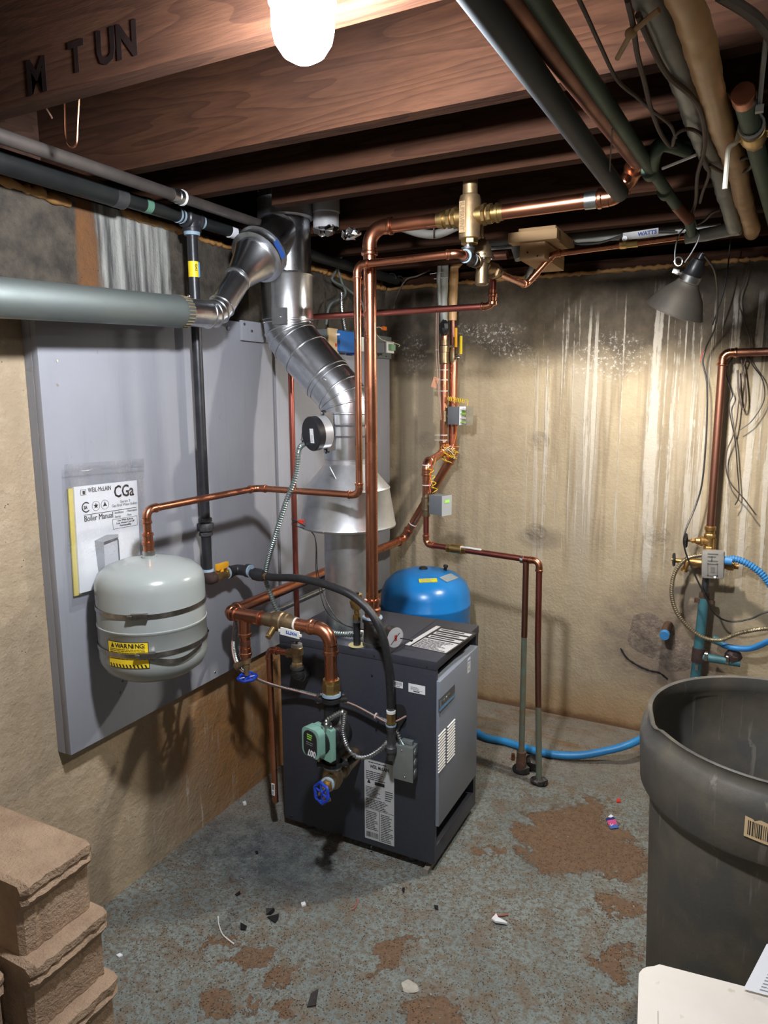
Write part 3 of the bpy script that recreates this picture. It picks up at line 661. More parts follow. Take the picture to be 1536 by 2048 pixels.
m = MB(); m.poly([gc+gd*.019+gr*-.004+V((0, 0, -.012)), gc+gd*.019+gr*.006+V((0, 0, -.012)), gc+gd*.019+gr*.006+V((0, 0, .008)), gc+gd*.019+gr*-.004+V((0, 0, .008))], gd*.0005); m.build('red_scale', REDP, gg)
m = MB(); m.cyl(gc+gd*.0196+gr*-.02+V((0, 0, -.02)), gc+gd*.0196+gr*.018+V((0, 0, .012)), .0012, n=6); m.build('needle', INK, gg)
m = MB(); m.cyl(gc+gd*.01+V((.02, .01, -.005)), gc+gd*.02+V((.05, .012, -.004)), .002, n=8); m.sph(gc+gd*.02+V((.052, .012, -.004)), .006); m.build('knob', BLACKP, gg)
# air vent on its black nipple
ab = PX(714, 1290, z=bz1)
av = thing('air_vent', 'small brass float air vent on a black nipple rising from the boiler top', 'valve', ab)
MB().cyl(ab, ab+V((0, 0, .088)), .0125, n=18).build('nipple', IRON, av); MB().lathe([(.082, .0135), (.09, .0135)], ab, (0, 0, 1), 18).build('sealant_ring', TEFLON, av)
MB().lathe([(0, .030), (.001, .030)], ab, (0, 0, 1), 24).build('insulation_disc', mat('yellow_insulation', (.6, .52, .25), (.5, .42, .2), 40, .9), av)
m = MB(); m.lathe([(.090, .013), (.11, .013), (.112, .009), (.125, .008), (.128, .014), (.135, .020), (.148, .022), (.150, .0235), (.158, .0235), (.160, .020)], ab, (0, 0, 1), 24); m.build('vent_body', BRASS, av)
m = MB(); m.lathe([(.158, .021), (.178, .021), (.181, .019)], ab, (0, 0, 1), 8); m.build('vent_cap', BRASS, av); MB().cyl(ab+V((-.004, -.016, .170)), ab+V((-.006, -.026, .170)), .005, n=10).build('vent_port', BLACKP, av); MB().lathe([(.180, .009), (.188, .008)], ab, (0, 0, 1), 12).build('vent_knob', BLACKP, av)

# ------------------------------------------------------------------ air separator
sp_ = thing('air_separator', 'cast brass air separator lettered down its body in the copper main', 'valve', (sepx, MY, zmain-.12))
zl = PX(940, 480, y=MY).z; z1 = PX(940, 392, y=MY).z; z0 = PX(940, 352, y=MY).z
rs_ = SZ(22, V((sepx, MY, zmain)))
m = MB(); m.lathe([(zl, rs_*.55), (zl+.004, rs_*.97), (zl+.03, rs_), (zl+.034, rs_*1.0), (z1-.012, rs_), (z1, rs_*.9), (z1+.004, rs_*.68), (z0+.03, rs_*.66), (z0+.036, rs_*.72), (z0+.06, rs_*.72)], (sepx, MY, 0), (0, 0, 1), 36); m.build('separator_body', BRASS_DULL, sp_)
for s_ in (1, -1):
    m = MB(); m.lathe([(0, .026), (rs_+.012, .026)], (sepx, MY, zmain), (s_, 0, 0), 24); hexn(m, (sepx+s_*(rs_+.008), MY, zmain), (s_, 0, 0), .031, .011, 8); hexn(m, (sepx+s_*(rs_+.024), MY, zmain), (s_, 0, 0), .0285, .013, 8)
    m.lathe([(0, .022), (.012, .022), (.013, .027), (.02, .027), (.021, .0225), (.034, .0225)], (sepx+s_*(rs_+.035), MY, zmain), (s_, 0, 0), 24); m.build('union_end', BRASS, sp_)
    m = MB(); m.lathe([(0, .0205), (.03, .0205)], (sepx+s_*(rs_-.006), MY, zmain), (s_, 0, 0), 20); m.build('neck', BRASS_DULL, sp_)
m = MB(); m.bb((sepx-.020, MY-rs_-.0026, zmain-.050), (sepx-.002, MY-rs_+.006, z1-.02)); m.build('raised_panel', BRASS_DULL, sp_)
text('SUPERVENT', .0185, (sepx-.0175, MY-rs_-.003, z1-.022), (0, 0, -1), (1, 0, 0), mat('brass_dark', (.22, .15, .08), (.2, .13, .07), 20, .5, .7), sp_, sx=.80, bold=.0004)  # lettering in a darker brass tone
m = MB(); m.box((sepx-.008, MY-rs_-.001, zl+.022), (.014, .002, .014)); m.build('cast_mark', BRASS, sp_)
m = MB(); hexn(m, (sepx, MY, zl-.012), (0, 0, 1), .026, .015, 8); m.build('bottom_plug', BRASS, sp_)
# ------------------------------------------------------------------ feed chain under the separator: tee, backflow, pressure reducing valve
cx_, cz_ = sepx-.004, PX(935, 515, y=MY).z; ty = MY
fv = thing('feed_valve_assembly', 'brass bell shaped pressure reducing valve chained to an iron tee below the separator', 'valve', (cx_, ty, cz_-.02))
MB().cyl((cx_, ty, zl-.01), (cx_, ty, cz_), .0105, n=16).build('zinc_nipple', ALU, fv)
m = MB(); m.lathe([(-.022, .02), (-.018, .02), (-.016, .0165), (.03, .0165), (.032, .02), (.036, .02)], (cx_, ty, cz_), (0, 1, -.05), 18); m.lathe([(0, .0165), (.02, .0165), (.022, .0195), (.028, .0195)], (cx_, ty, cz_), (0, 0, 1), 18); m.build('iron_tee', IRON_GREY, fv)
for y_ in (-.024, .036): MB().lathe([(0, .0195), (.005, .0185)], (cx_, ty+y_, cz_), (0, 1, 0), 18).build('sealant_ring', TEFLON, fv)
py_ = ty+.165; 
MB().cyl((cx_, ty+.03, cz_), (cx_+.004, py_, cz_-.006), .011, n=14).build('nipple', IRON, fv)
m = MB(); hexn(m, (cx_, ty+.06, cz_), (0, 1, 0), .021, .02, 8); m.lathe([(0, .017), (.03, .020), (.05, .020)], (cx_, ty+.08, cz_), (0, 1, 0), 18); hexn(m, (cx_+.002, ty+.118, cz_-.003), (0, 1, 0), .024, .014, 8); m.build('backflow_body', BRONZE, fv)
pv = V((cx_+.0, ty+.20, cz_+.0)); pvx = PX(965, 500, y=ty+.10); 
bc = V((pvx.x, ty+.10, cz_+.018))
m = MB(); m.lathe([(0, .033), (.008, .033), (.009, .029), (.028, .026), (.045, .016), (.05, .009), (.056, .009)], bc, (0, 0, 1), 28); m.build('bell', BRONZE, fv)
m = MB(); m.lathe([(0, .036), (.007, .036)], bc-V((0, 0, .008)), (0, 0, 1), 24); m.build('flange', BRONZE, fv)
m = MB(); m.lathe([(-.085, .016), (-.08, .021), (-.02, .019), (-.008, .028)], bc, (0, 0, 1), 14); m.build('valve_body', BRONZE, fv)
MB().cyl(bc+V((0, 0, .05)), bc+V((0, 0, .095)), .0035, n=10).build('adjusting_screw', BRASS, fv)
for a_ in range(6):
    m = MB(); q = bc+V((.030*math.cos(a_*1.047), .030*math.sin(a_*1.047), -.012)); hexn(m, q, (0, 0, 1), .0045, .016); m.build('bolt', STEEL, fv)
uy = ty+.29
m = MB(); m.lathe([(0, .014), (.02, .018), (.05, .018)], (cx_+.004, ty+.155, cz_-.004), (0, 1, 0), 16); hexn(m, (cx_+.005, ty+.205, cz_-.006), (0, 1, 0), .026, .016, 8); m.lathe([(0, .02), (.02, .02)], (cx_+.005, ty+.225, cz_-.006), (0, 1, 0), 16); hexn(m, (cx_+.005, ty+.245, cz_-.006), (0, 1, 0), .023, .012, 8); m.build('union', BRASS_DULL, fv)
# the cold feed beyond it
rF = .0112; fx = PX(1000, 555, y=-1.0); e1_ = PX(1052, 570, y=-.72); e2_ = PX(1108, 508, y=-.72); e3_ = PX(1388, 470, y=-.72)
cf = thing('copper_feed_line', 'thin copper feed line kinked below the wooden block with a lever valve', 'pipe', e1_)
st_ = V((cx_+.006, ty+.255, cz_-.006))
pipe_run(cf, [st_, e1_, e2_, e3_], rF, COPPER, .022)
MB().lathe([(0, rF*1.12), (.03, rF*1.12)], e1_+(e2_-e1_).normalized()*.03, e2_-e1_, 14).build('coupling', COPPER, cf)
vq = PX(1258, 486, y=-.72); m = MB(); hexn(m, vq-V((.03, 0, 0)), (1, 0, 0), .018, .022, 8); m.lathe([(-.01, .016), (.03, .016)], vq, (1, 0, 0), 14); m.build('ball_valve_body', BRASS, cf)
hv = MB(); hv.box(vq+V((.038, -.012, .022)), (.115, .003, .026), Matrix.Rotation(-.05, 3, 'Y'), .001); lv = hv.build('valve_lever', WHITE, cf)
text('WATTS', .017, vq+V((.030, -.0145, .017)), (1, 0, .06), (0, 0, 1), BLUEINK, lv, sx=1.05, bold=.0008)
m = MB(); hexn(m, vq+V((-.012, -.012, .012)), (0, -1, 0), .010, .01); m.build('valve_stem', STEEL, cf)
# red-brown branch running behind the vent and down the board
ry = ty+.285; dn = V((cx_+.006, ty+.235, cz_-.02)); dn2 = PX(985, 612, y=ry)
rl = thing('copper_branch_line', 'dull red copper branch running behind the vent and down the board', 'pipe', (.12, ry, .5))
xx = PX(588, 1000, y=ry).x; zz = dn2.z
pipe_run(rl, [(dn2.x, ry, cz_-.02), (dn2.x, ry, zz), (xx, ry, PX(640, 633, y=ry).z), (xx, ry, .50)], rF, COPPER_RED, .022, COPPER)
m = MB(); m.lathe([(0, .0145), (.012, .0145), (.014, .0165), (.022, .0165), (.024, .0135), (.036, .0135), (.038, .0165), (.046, .0165), (.05, .012)], (dn2.x, ry, cz_-.055), (0, 0, -1), 16); m.build('press_coupling', COPPER, rl)
MB().cyl((dn2.x, ry, cz_-.055), (dn2.x, ry, cz_-.012), .010, n=14).build('nipple', BRASS_DULL, rl)
# expansion tank line
EY = MY-.07
xl = thing('expansion_line', 'thin copper line from the iron tee down and across to the grey tank', 'pipe', PX(290, 1100, x=.21))
p0 = V((cx_, ty-.022, cz_)); p1 = V((cx_, EY, cz_)); p2 = PX(714, 527, y=EY); p3 = PX(711, 990, y=EY); p4 = PX(533, 976, y=EY); TX = .212
p2 = V((p2.x, EY, p2.z)); p3 = V((p2.x, EY, p3.z)); p4 = V((TX, EY, p3.z+.0)); tt = PX(293, 1028, x=TX); p5 = V((TX, tt.y, p3.z)); 
pipe_run(xl, [p0, (p1.x, EY, cz_), (p2.x, EY, cz_-.004), p3, p4, p5, (TX, p5.y, p3.z-.105)], rF, COPPER, .024)
# ------------------------------------------------------------------ expansion tank
ty0 = p5.y; tr = .152; ztop = PX(293, 1112, x=TX).z; zbt = PX(293, 1372, x=TX).z+.028; Ht = ztop-zbt
GREYT = mat('tank_grey', (.30, .325, .315), (.285, .31, .30), 5, .22, 0, spec=.55)
tk = thing('expansion_tank', 'light grey steel expansion tank strapped to the board with a yellow warning label', 'tank', (TX, ty0, zbt))
pf = [(0, .001), (.002, .06), (.014, .11), (.034, .138), (.06, .150), (.075, tr), (Ht*.46, tr), (Ht*.465, tr*1.012), (Ht*.48, tr*1.014), (Ht*.485, tr), (Ht-.078, tr), (Ht-.062, tr*.988), (Ht-.046, tr*.945), (Ht-.029, tr*.81), (Ht-.014, tr*.55), (Ht-.006, tr*.27), (Ht-.005, .022), (Ht, .022), (Ht, .001)]
MB().lathe(pf, (TX, ty0, zbt), (0, 0, 1), 64).build('shell', GREYT, tk, 50)
m = MB(); m.lathe([(Ht-.004, .017), (Ht+.014, .017)], (TX, ty0, zbt), (0, 0, 1), 16); m.build('neck', ALU, tk)
m = MB(); m.lathe([(0, .0148), (.018, .0148), (.02, .0175), (.028, .0175), (.03, .0135), (.044, .0135), (.046, .0165), (.053, .016), (.056, .0116)], (TX, ty0, zbt+Ht+.012), (0, 0, 1), 16); m.build('press_adapter', COPPER, tk)
STRAP = mat('strap_steel', (.38, .37, .36), (.26, .24, .22), 60, .3, 1)
def strap(z, tilt, droop):
    n = 60; rings = []; m = MB()
    for i in range(n+1):
        a_ = math.radians(-205+230*i/n) if False else math.radians(-170+235*i/n)
        # from the board behind, round the front, back to the board
        c = V((math.cos(a_), math.sin(a_), 0)); zz_ = z+tilt*math.sin(a_)+droop*math.cos(a_); P = V((TX, ty0, zz_))+c*(tr+.0015)
        rings.append([m.b.verts.new(P+V((0, 0, -.0062))), m.b.verts.new(P+V((0, 0, .0062))), m.b.verts.new(P+c*.0012+V((0, 0, .0062))), m.b.verts.new(P+c*.0012+V((0, 0, -.0062)))])
    m.skin(rings); return m.build('strap', STRAP, tk)
_dc = V((CAM.x-TX, CAM.y-ty0, 0)).normalized(); FYs = ty0+_dc.y*tr; Z2 = PX(293, 1304, y=FYs).z
for z, px, py, pm, pmy in ((PX(293, 1228, y=FYs).z, 405, 1192, 258, 1230), (Z2, 408, 1262, 285, 1305)):
    s_ = strap(z, .003, -.002)
    q = PX(px, py, x=.10); m = MB(); m.box(q, (.022, .016, .018), None, .003); m.build('strap_clip', STEEL, tk); m = MB(); hexn(m, q+V((.008, 0, .002)), (1, .3, 0), .006, .01); m.build('clip_bolt', STEEL, tk)
    q = PX(pm, pmy, x=TX+tr*.93); m = MB(); c = V((q.x-TX, q.y-ty0, 0)).normalized(); m.box(V((TX, ty0, z-.001))+c*(tr+.006), (.012, .045, .017), Matrix.Rotation(math.atan2(c.y, c.x), 3, 'Z'), .002); hexn(m, V((TX, ty0, z))+c*(tr+.008)+V((-c.y, c.x, 0))*-.03, V((-c.y, c.x, 0)), .007, .012); m.build('screw_housing', STRAP, tk)
# loose strap tail
a0_ = [V((TX, ty0, Z2-.006-.022*math.sin(3.1416*k/12)))+V((math.cos(math.radians(-52+62*k/12)), math.sin(math.radians(-52+62*k/12)), 0))*(tr+.006) for k in range(13)]
m = MB(); rg = []
for P in a0_: rg.append([m.b.verts.new(P+V((0, 0, -.006))), m.b.verts.new(P+V((0, 0, .006))), m.b.verts.new(P+(P-V((TX, ty0, P.z))).normalized()*.001+V((0, 0, .006))), m.b.verts.new(P+(P-V((TX, ty0, P.z))).normalized()*.001+V((0, 0, -.006)))])
m.skin(rg); m.build('strap_tail', STRAP, tk)
# warning label wrapped on the shell
def on_tank(a, z, h): return V((TX+math.cos(a)*(tr+h), ty0+math.sin(a)*(tr+h), z))
def ang(px): 
    lo, hi = -2.4, .9
    for _ in range(40):
        md = (lo+hi)/2; P = on_tank(md, 0.9, 0); d = P-CAM; x_ = 768+FOC*d.dot(_R)/d.dot(_F)
        if x_ < px: lo = md
        else: hi = md
    return (lo+hi)/2
La, Lb = ang(219), ang(297); Lz1 = PX(258, 1274, y=FYs).z; Lz0 = PX(258, 1322, y=FYs).z
def wrap(z0, z1, a0, a1, h0, h1, n=10):
    m = MB(); rg = []
    for i in range(n+1):
        a_ = a0+(a1-a0)*i/n; rg.append([m.b.verts.new(on_tank(a_, z0, h0)), m.b.verts.new(on_tank(a_, z1, h0)), m.b.verts.new(on_tank(a_, z1, h1)), m.b.verts.new(on_tank(a_, z0, h1))])
    return m.skin(rg)
wl = wrap(Lz0-.002, Lz1+.002, La-.012, Lb+.012, 0, .0004).build('label_border', INK, tk); wrap(Lz0, Lz1, La, Lb, 0, .0008).build('warning_label', YELLOW, tk)
hh = Lz1-Lz0
am_ = (La+Lb)/2; cn = V((math.cos(am_), math.sin(am_), 0)); rg_ = V((-cn.y, cn.x, 0))
# lettering curved with the tank: one letter at a time
word = 'WARNING:'; aw = (Lb-La); cur = La+aw*.22
for ch in word:
    cn = V((math.cos(cur), math.sin(cur), 0)); text(ch, hh*.25, on_tank(cur, Lz1-hh*.20, .0010), (-cn.y, cn.x, 0), (0, 0, 1), INK, tk, 'label_letter', sx=1.0, bold=.0002); cur += aw*.095*(.55 if ch in 'I:' else 1.35 if ch == 'W' else 1.08)
cn = V((math.cos(La+aw*.14), math.sin(La+aw*.14), 0)); rr2 = V((-cn.y, cn.x, 0)); c = on_tank(La+aw*.14, Lz1-hh*.2, .0009)
MB().poly([c-rr2*.006, c+rr2*.006, c+V((0, 0, hh*.19))], cn*.0004).build('warning_triangle', INK, tk)
rw = random.Random(4); m = MB()
for i in range(7):
    z = Lz1-hh*(.28+.065*i); a_ = La+aw*.06
    while a_ < La+aw*.92:
        w_ = aw*rw.uniform(.04, .11)
        P0, P1 = on_tank(a_, z, .0009), on_tank(min(a_+w_*.85, La+aw*.95), z, .0009); m.poly([P0, P1, P1+V((0, 0, hh*.022)), P0+V((0, 0, hh*.022))], cn*.0003); a_ += w_
m.build('label_print', INK, tk)
for i in range(11):
    a_ = La+aw*(.03+.087*i); P0, P1 = on_tank(a_+aw*.03, Lz0+hh*.01, .001), on_tank(a_+aw*.065, Lz0+hh*.01, .001); Q0, Q1 = on_tank(a_, Lz0+hh*.14, .001), on_tank(a_+aw*.035, Lz0+hh*.14, .001)
    MB().poly([P0, P1, Q1, Q0], cn*.0003).build('hazard_stripe', INK, tk)
# ------------------------------------------------------------------ return line
rR = .0206; PYY = -1.535; RX = .165
zr = PX(560, 1243, y=PYY).z
pump_x = PX(663, 1400, y=PYY).x; teex = PX(488, 1230, y=PYY).x
ret = thing('copper_return_main', 'thick copper return line from the back wall to the circulator', 'pipe', (RX, PYY, zr))
yb_ = -.125; zbk = PX(800, 1085, y=yb_)
k1 = V((RX, yb_, zr-.004)); k2 = PX(905, 912, y=yb_)
pf_top = PX(664, 1382, y=PYY).z
pipe_run(ret, [(pump_x, PYY, pf_top), (pump_x, PYY, zr), (teex+.055, PYY, zr)], rR, COPPER, .05)
pipe_run(ret, [(teex-.02, PYY, zr), (RX, PYY, zr), k1, k2, (k2.x, yb_, k2.z+.52)], rR, COPPER, .036)
m = MB(); m.tube([(teex-.05, PYY, zr), (teex+.06, PYY, zr)], rR*1.12, 20); m.tube([(teex, PYY, zr), (teex+.0, PYY, zr-.06)], rR*1.05, 20)
collar(m, V((teex+.045, PYY, zr)), V((1, 0, 0)), rR, .03); collar(m, V((teex-.032, PYY, zr)), V((-1, 0, 0)), rR, .025); collar(m, V((teex, PYY, zr-.045)), V((0, 0, -1)), rR*.9, .03); m.build('tee', COPPER, ret)
for fr_ in (.36, .44): 
    q = k1.lerp(k2, fr_-.25); m = MB(); m.lathe([(0, rR*1.08), (.004, rR*1.08)], q, k2-k1, 18); m.build('tie_ring', WHITE, ret)
# drain leg below the tee
dl = thing('copper_drain_leg', 'copper drain leg with blue wheel boiler drain beside the grey board', 'valve', (teex, PYY, zr-.23))
m = MB(); m.cyl((teex, PYY, zr-.06), (teex, PYY, zr-.155), rR*.86, n=18); collar(m, V((teex, PYY, zr-.115)), V((0, 0, -1)), rR*.86, .03); m.build('drain_pipe', COPPER, dl)
MB().lathe([(0, rR*.9), (.018, rR*.9)], (teex, PYY, zr-.088), (0, 0, -1), 18).build('dark_band', COPPER_OLD, dl)
m = MB(); m.lathe([(0, .016), (.02, .016), (.022, .012), (.04, .012), (.05, .009), (.065, .009)], (teex+.002, PYY, zr-.15), (0, 0, -1), 14); m.build('drain_body', BRASS_DULL, dl)
m = MB(); m.lathe([(0, .010), (.03, .010), (.031, .014), (.042, .014)], (teex, PYY, zr-.168), (-.8, -.2, -.45), 14); m.build('hose_outlet', BRONZE, dl)
def wheel(t, c, ax, r, m_, name='hand_wheel'):
    ax = V(ax).normalized(); u = ax.orthogonal().normalized(); w_ = ax.cross(u); m = MB(); n = 42
    P = [c+(u*math.cos(6.2832*i/n)+w_*math.sin(6.2832*i/n))*(r*(1+.07*math.cos(6*6.2832*i/n))) for i in range(n)]
    m.tube(P, r*.17, 8, True); m.lathe([(-.004, r*.32), (.005, r*.32)], c, ax, 16)
    for i in range(6):
        a_ = 6.2832*i/6; d = u*math.cos(a_)+w_*math.sin(a_); m.cyl(c+d*r*.25, c+d*r*.95, r*.11, n=8)
    o = m.build(name, m_, t); m = MB(); hexn(m, c+ax*.004, ax, r*.18, .007); m.build('stem_nut', BRASS, t); return o
wheel(dl, V((teex+.004, PYY, zr-.222)), (0, .1, -1), .030, BLUEH)
# isolation ball valve on the return
iv = thing('return_ball_valve', 'bronze ball valve with a white tag lever in the return line', 'valve', (PX(565, 1243, y=PYY).x, PYY, zr-.04))
vx = PX(562, 1243, y=PYY).x
m = MB(); m.lathe([(-.062, .023), (-.03, .0235), (-.026, .030), (-.012, .034), (.008, .034), (.012, .030), (.018, .030), (.02, .032), (.028, .032), (.03, .028), (.05, .026), (.058, .024)], (vx, PYY, zr), (1, 0, 0), 28); m.build('valve_body', BRONZE, iv)
MB().lathe([(.058, .0225), (.064, .0225)], (vx, PYY, zr), (1, 0, 0), 24).build('tie_ring', WHITE, iv)
m = MB(); m.cyl((vx-.012, PYY-.02, zr-.012), (vx-.012, PYY-.052, zr-.034), .011, n=14); hexn(m, (vx-.012, PYY-.05, zr-.033), (0, -.8, -.55), .011, .01); m.build('stem', BRASS, iv)
L0 = PX(557, 1258, y=PYY-.06); L1 = PX(596, 1268, y=PYY-.06); dL = (L1-L0).normalized()
S5 = Sheet(L0-V((0, 0, .008)), dL, V((0, 0, 1))-dL*dL.z)
m = MB(); S5.rect(m, 0, -.0075, .088, .0165, -.002, .002); bmesh.ops.bevel(m.b, geom=[e for e in m.b.edges if abs((e.verts[0].co-e.verts[1].co).dot(S5.n)) > .003], offset=.008, segments=4, affect='EDGES'); lev = m.build('lever_tag', WHITE, iv)
text('WATTS', .014, S5.at(.072, .010, .0022), -S5.r, -S5.u, BLUEINK, lev, sx=.9, bold=.0006)
# ------------------------------------------------------------------ circulator
pu = thing('circulator_pump', 'black circulator pump with a mint green control face on the boiler side', 'pump', (pump_x, PYY, .40))
zp = PX(665, 1382, y=PYY).z
m = MB(); hexn(m, (pump_x, PYY, zp-.006), (0, 0, 1), .030, .036, 8); m.lathe([(.03, .024), (.036, .028), (.046, .027)], (pump_x, PYY, zp-.006), (0, 0, 1), 20); m.build('brass_adapter', BRASS, pu)
MB().lathe([(-.016, .031), (-.006, .030)], (pump_x, PYY, zp), (0, 0, 1), 20).build('sealant_ring', TEFLON, pu)
def flange(z):
    m = MB(); m.lathe([(0, .034), (.012, .034)], (pump_x, PYY, z), (0, 0, 1), 24); m.box((pump_x, PYY, z+.006), (.105, .034, .012), Matrix.Rotation(.5, 3, 'Z'), .004); m.build('flange', PUMPBLK, pu)
    for s_ in (1, -1):
        q = V((pump_x+s_*.042*math.cos(.5), PYY+s_*.042*math.sin(.5), z)); m = MB(); hexn(m, q+V((0, 0, -.006)), (0, 0, 1), .008, .030); m.build('flange_bolt', STEEL, pu)
flange(zp-.034); 
zc = PX(650, 1466, y=PYY).z
m = MB(); m.lathe([(zp-.06, .026), (zp-.034, .026)], (pump_x, PYY, 0), (0, 0, 1), 20); m.lathe([(0, .03), (.02, .056), (.05, .058), (.062, .052), (.075, .045)], (pump_x, PYY+.055, zc), (0, -1, 0), 32)
m.lathe([(zc-.095, .026), (zc-.04, .026)], (pump_x, PYY, 0), (0, 0, 1), 20); m.lathe([(zc+.03, .026), (zp-.04, .026)], (pump_x, PYY, 0), (0, 0, 1), 20); m.build('volute', PUMPBLK, pu)
flange(zc-.105)
# motor can pointing at the viewer-left, control cap on its end
md = V((-.25, -.97, 0)).normalized(); mo = V((pump_x, PYY, zc))
m = MB(); m.lathe([(-.02, .046), (.055, .046), (.058, .043)], mo, md, 32); m.build('motor_can', PUMPBLK, pu)
MINT = mat('mint_green', (.25, .46, .38), (.22, .42, .35), 8, .4)
mr = md.cross(V((0, 0, 1))).normalized()
if mr.dot(_R) < 0: mr = -mr
S6 = Sheet(mo+md*.085, mr, V((0, 0, 1)))
def rounded(S, cx, cy, w, h, r, h0, h1, n=5):
    P = []
    for sx_, sy_, a0 in ((1, 1, 0), (-1, 1, 90), (-1, -1, 180), (1, -1, 270)):
        for i in range(n+1):
            a_ = math.radians(a0+90*i/n); P.append(S.at(cx+sx_*(w/2-r)+r*math.cos(a_), cy+sy_*(h/2-r)+r*math.sin(a_), h0))
    return MB().poly(P, S.n*(h1-h0))
sgn = 1 if S6.n.dot(md) > 0 else -1
rounded(S6, -.012, 0, .080, .098, .020, -.035*sgn, .0).build('control_cap', MINT, pu)
rounded(S6, .010, -.004, .085, .110, .006, -.050*sgn, -.030*sgn).build('cap_base', MINT, pu)
rounded(S6, -.012, -.002, .060, .088, .024, 0, .003*sgn).build('face_plate', INK, pu)
fp = pu
text('007', .030, S6.at(.015, -.022, .0034*sgn), -S6.r, -S6.u, PAPER, pu, 'face_number', sx=.85, bold=.0008)
LIME = mat('lime_print', (.35, .75, .12), (.3, .7, .1), 10, .5)
m = MB(); S6.rows(m, -.024, .002, .034, .012, 3, .6, .0034*sgn); m.build('face_logo', LIME, pu); m = MB(); S6.rows(m, -.028, .006, .008, -.006, 2, .35, .0034*sgn); m.build('face_print', GREYINK, pu)
m = MB(); S6.rect(m, .043, -.012, .0445, .006, -.030*sgn, -.029*sgn); S6.rect(m, .041, -.014, .0465, -.010, -.030*sgn, -.029*sgn); m.build('flow_arrow', INK, pu)
cb = mo+md*.045+V((0, 0, .052))+mr*.022
m = MB(); m.lathe([(-.012, .014), (.004, .014), (.005, .018), (.010, .018)], cb, (0, 0, 1), 16); m.build('cable_clamp', ALU, pu); MB().sph(cb+mr*.02+V((0, 0, .006)), .006).build('clamp_screw', STEEL, pu)
PCAB = [cb+V((0, 0, .004)), cb+V((.006, .0, .025)), PX(686, 1424, y=PYY-.03), PX(688, 1440, y=PYY-.02), PX(686, 1465, y=PYY-.01), PX(694, 1492, y=PYY), PX(712, 1512, y=PYY), PX(735, 1513, y=PYY+.02), PX(760, 1498, y=PYY+.06), PX(775, 1482, y=-1.44), PX(792, 1462, y=-1.42), PX(805, 1500, y=-1.42)]
flex('armored_cable', PCAB, .0092, ALU, 'bright armored cable looping from the circulator to the grey switch box', 'cable')
# bronze wye strainer and hose drain under the pump
wz = PX(690, 1538, y=PYY+.02)
bw = thing('bronze_return_fitting', 'bronze elbow under the circulator with a blue wheel drain cock', 'valve', (pump_x, PYY, wz.z-.05))
zq = zc-.107
m = MB(); m.lathe([(0, .028), (-.012, .028), (-.03, .034), (-.055, .034), (-.075, .024)], (pump_x, PYY, zq), (0, 0, 1), 24); m.build('elbow_body', BRONZE, bw)
ce = V((pump_x, PYY, zq-.042))
m = MB(); m.tube([ce, (pump_x, by0+.0, zq-.034)], .030, 24); m.lathe([(.045, .030), (.046, .034), (.06, .034)], ce, (0, 1, .06), 24); m.build('boiler_nipple', BRONZE, bw)
MB().lathe([(.060, .033), (.066, .033)], ce, (0, 1, .06), 24).build('sealant_ring', TEFLON, bw)
MB().lathe([(.002, .029), (-.006, .031)], (pump_x, PYY, zq), (0, 0, 1), 24).build('sealant_ring', TEFLON, bw)
dd_ = (PX(650, 1576, y=PYY-.10)-ce).normalized()
m = MB(); m.tube([ce, ce+dd_*.075], .022, 20); m.lathe([(.06, .022), (.062, .026), (.075, .026)], ce, dd_, 20); m.build('side_branch', BRONZE, bw)
MB().lathe([(.075, .024), (.082, .022)], ce, dd_, 20).build('sealant_ring', TEFLON, bw)
m = MB(); hexn(m, ce+dd_*.080, dd_, .020, .018); m.lathe([(.097, .013), (.125, .013), (.128, .009), (.15, .008)], ce, dd_, 16); m.lathe([(0, .010), (.03, .010), (.031, .013), (.04, .013)], ce+dd_*.112, V((.35, -.2, -1)), 14); m.build('drain_cock', BRASS, bw)
wheel(bw, ce+dd_*.152, V((-.25, -.95, .12)), .030, BLUEH)
m = MB(); m.lathe([(0, .012), (.06, .012)], ce+V((.03, .05, .035)), V((.5, -.3, .5)), 12); m.build('black_tap', PUMPBLK, bw)
# ------------------------------------------------------------------ relief valve and discharge
rq = PX(595, 1352, y=-1.44)
rv = thing('relief_valve', 'brass pressure relief valve with a test lever on the boiler side', 'valve', (rq.x, -1.44, rq.z-.04))
m = MB(); m.tube(arc(V((rq.x, -1.44, rq.z)), V((rq.x, by0+.02, rq.z)), V((rq.x, -1.44, rq.z+.1)), .02), .022, 18); m.cyl((rq.x, by0, rq.z), (rq.x, -1.425, rq.z), .026, n=18); m.lathe([(.0, .02), (.022, .02), (.024, .025), (.034, .025)], (rq.x, -1.44, rq.z+.004), (0, 0, 1), 18); m.build('iron_elbow', IRON_GREY, rv)
m = MB(); hexn(m, (rq.x, -1.44, rq.z+.036), (0, 0, 1), .021, .016); m.lathe([(.052, .017), (.075, .019), (.08, .023), (.105, .022), (.11, .018)], (rq.x, -1.44, rq.z), (0, 0, 1), 20); m.lathe([(0, .014), (.03, .014)], (rq.x, -1.44, rq.z+.078), (-1, 0, 0), 16); hexn(m, (rq.x-.028, -1.44, rq.z+.078), (-1, 0, 0), .017, .014); m.build('valve_body', BRASS_DULL, rv)
MB().lathe([(.108, .020), (.118, .019), (.120, .016)], (rq.x, -1.44, rq.z), (0, 0, 1), 18).build('cap', mat('cap_grey', (.5, .5, .48), (.42, .42, .4), 30, .4, .6), rv)
m = MB(); m.box((rq.x-.006, -1.44, rq.z+.128), (.042, .012, .003), Matrix.Rotation(-.12, 3, 'Y')); m.cyl((rq.x, -1.44, rq.z+.118), (rq.x, -1.44, rq.z+.128), .004, n=8); m.build('test_lever', IRON_GREY, rv)
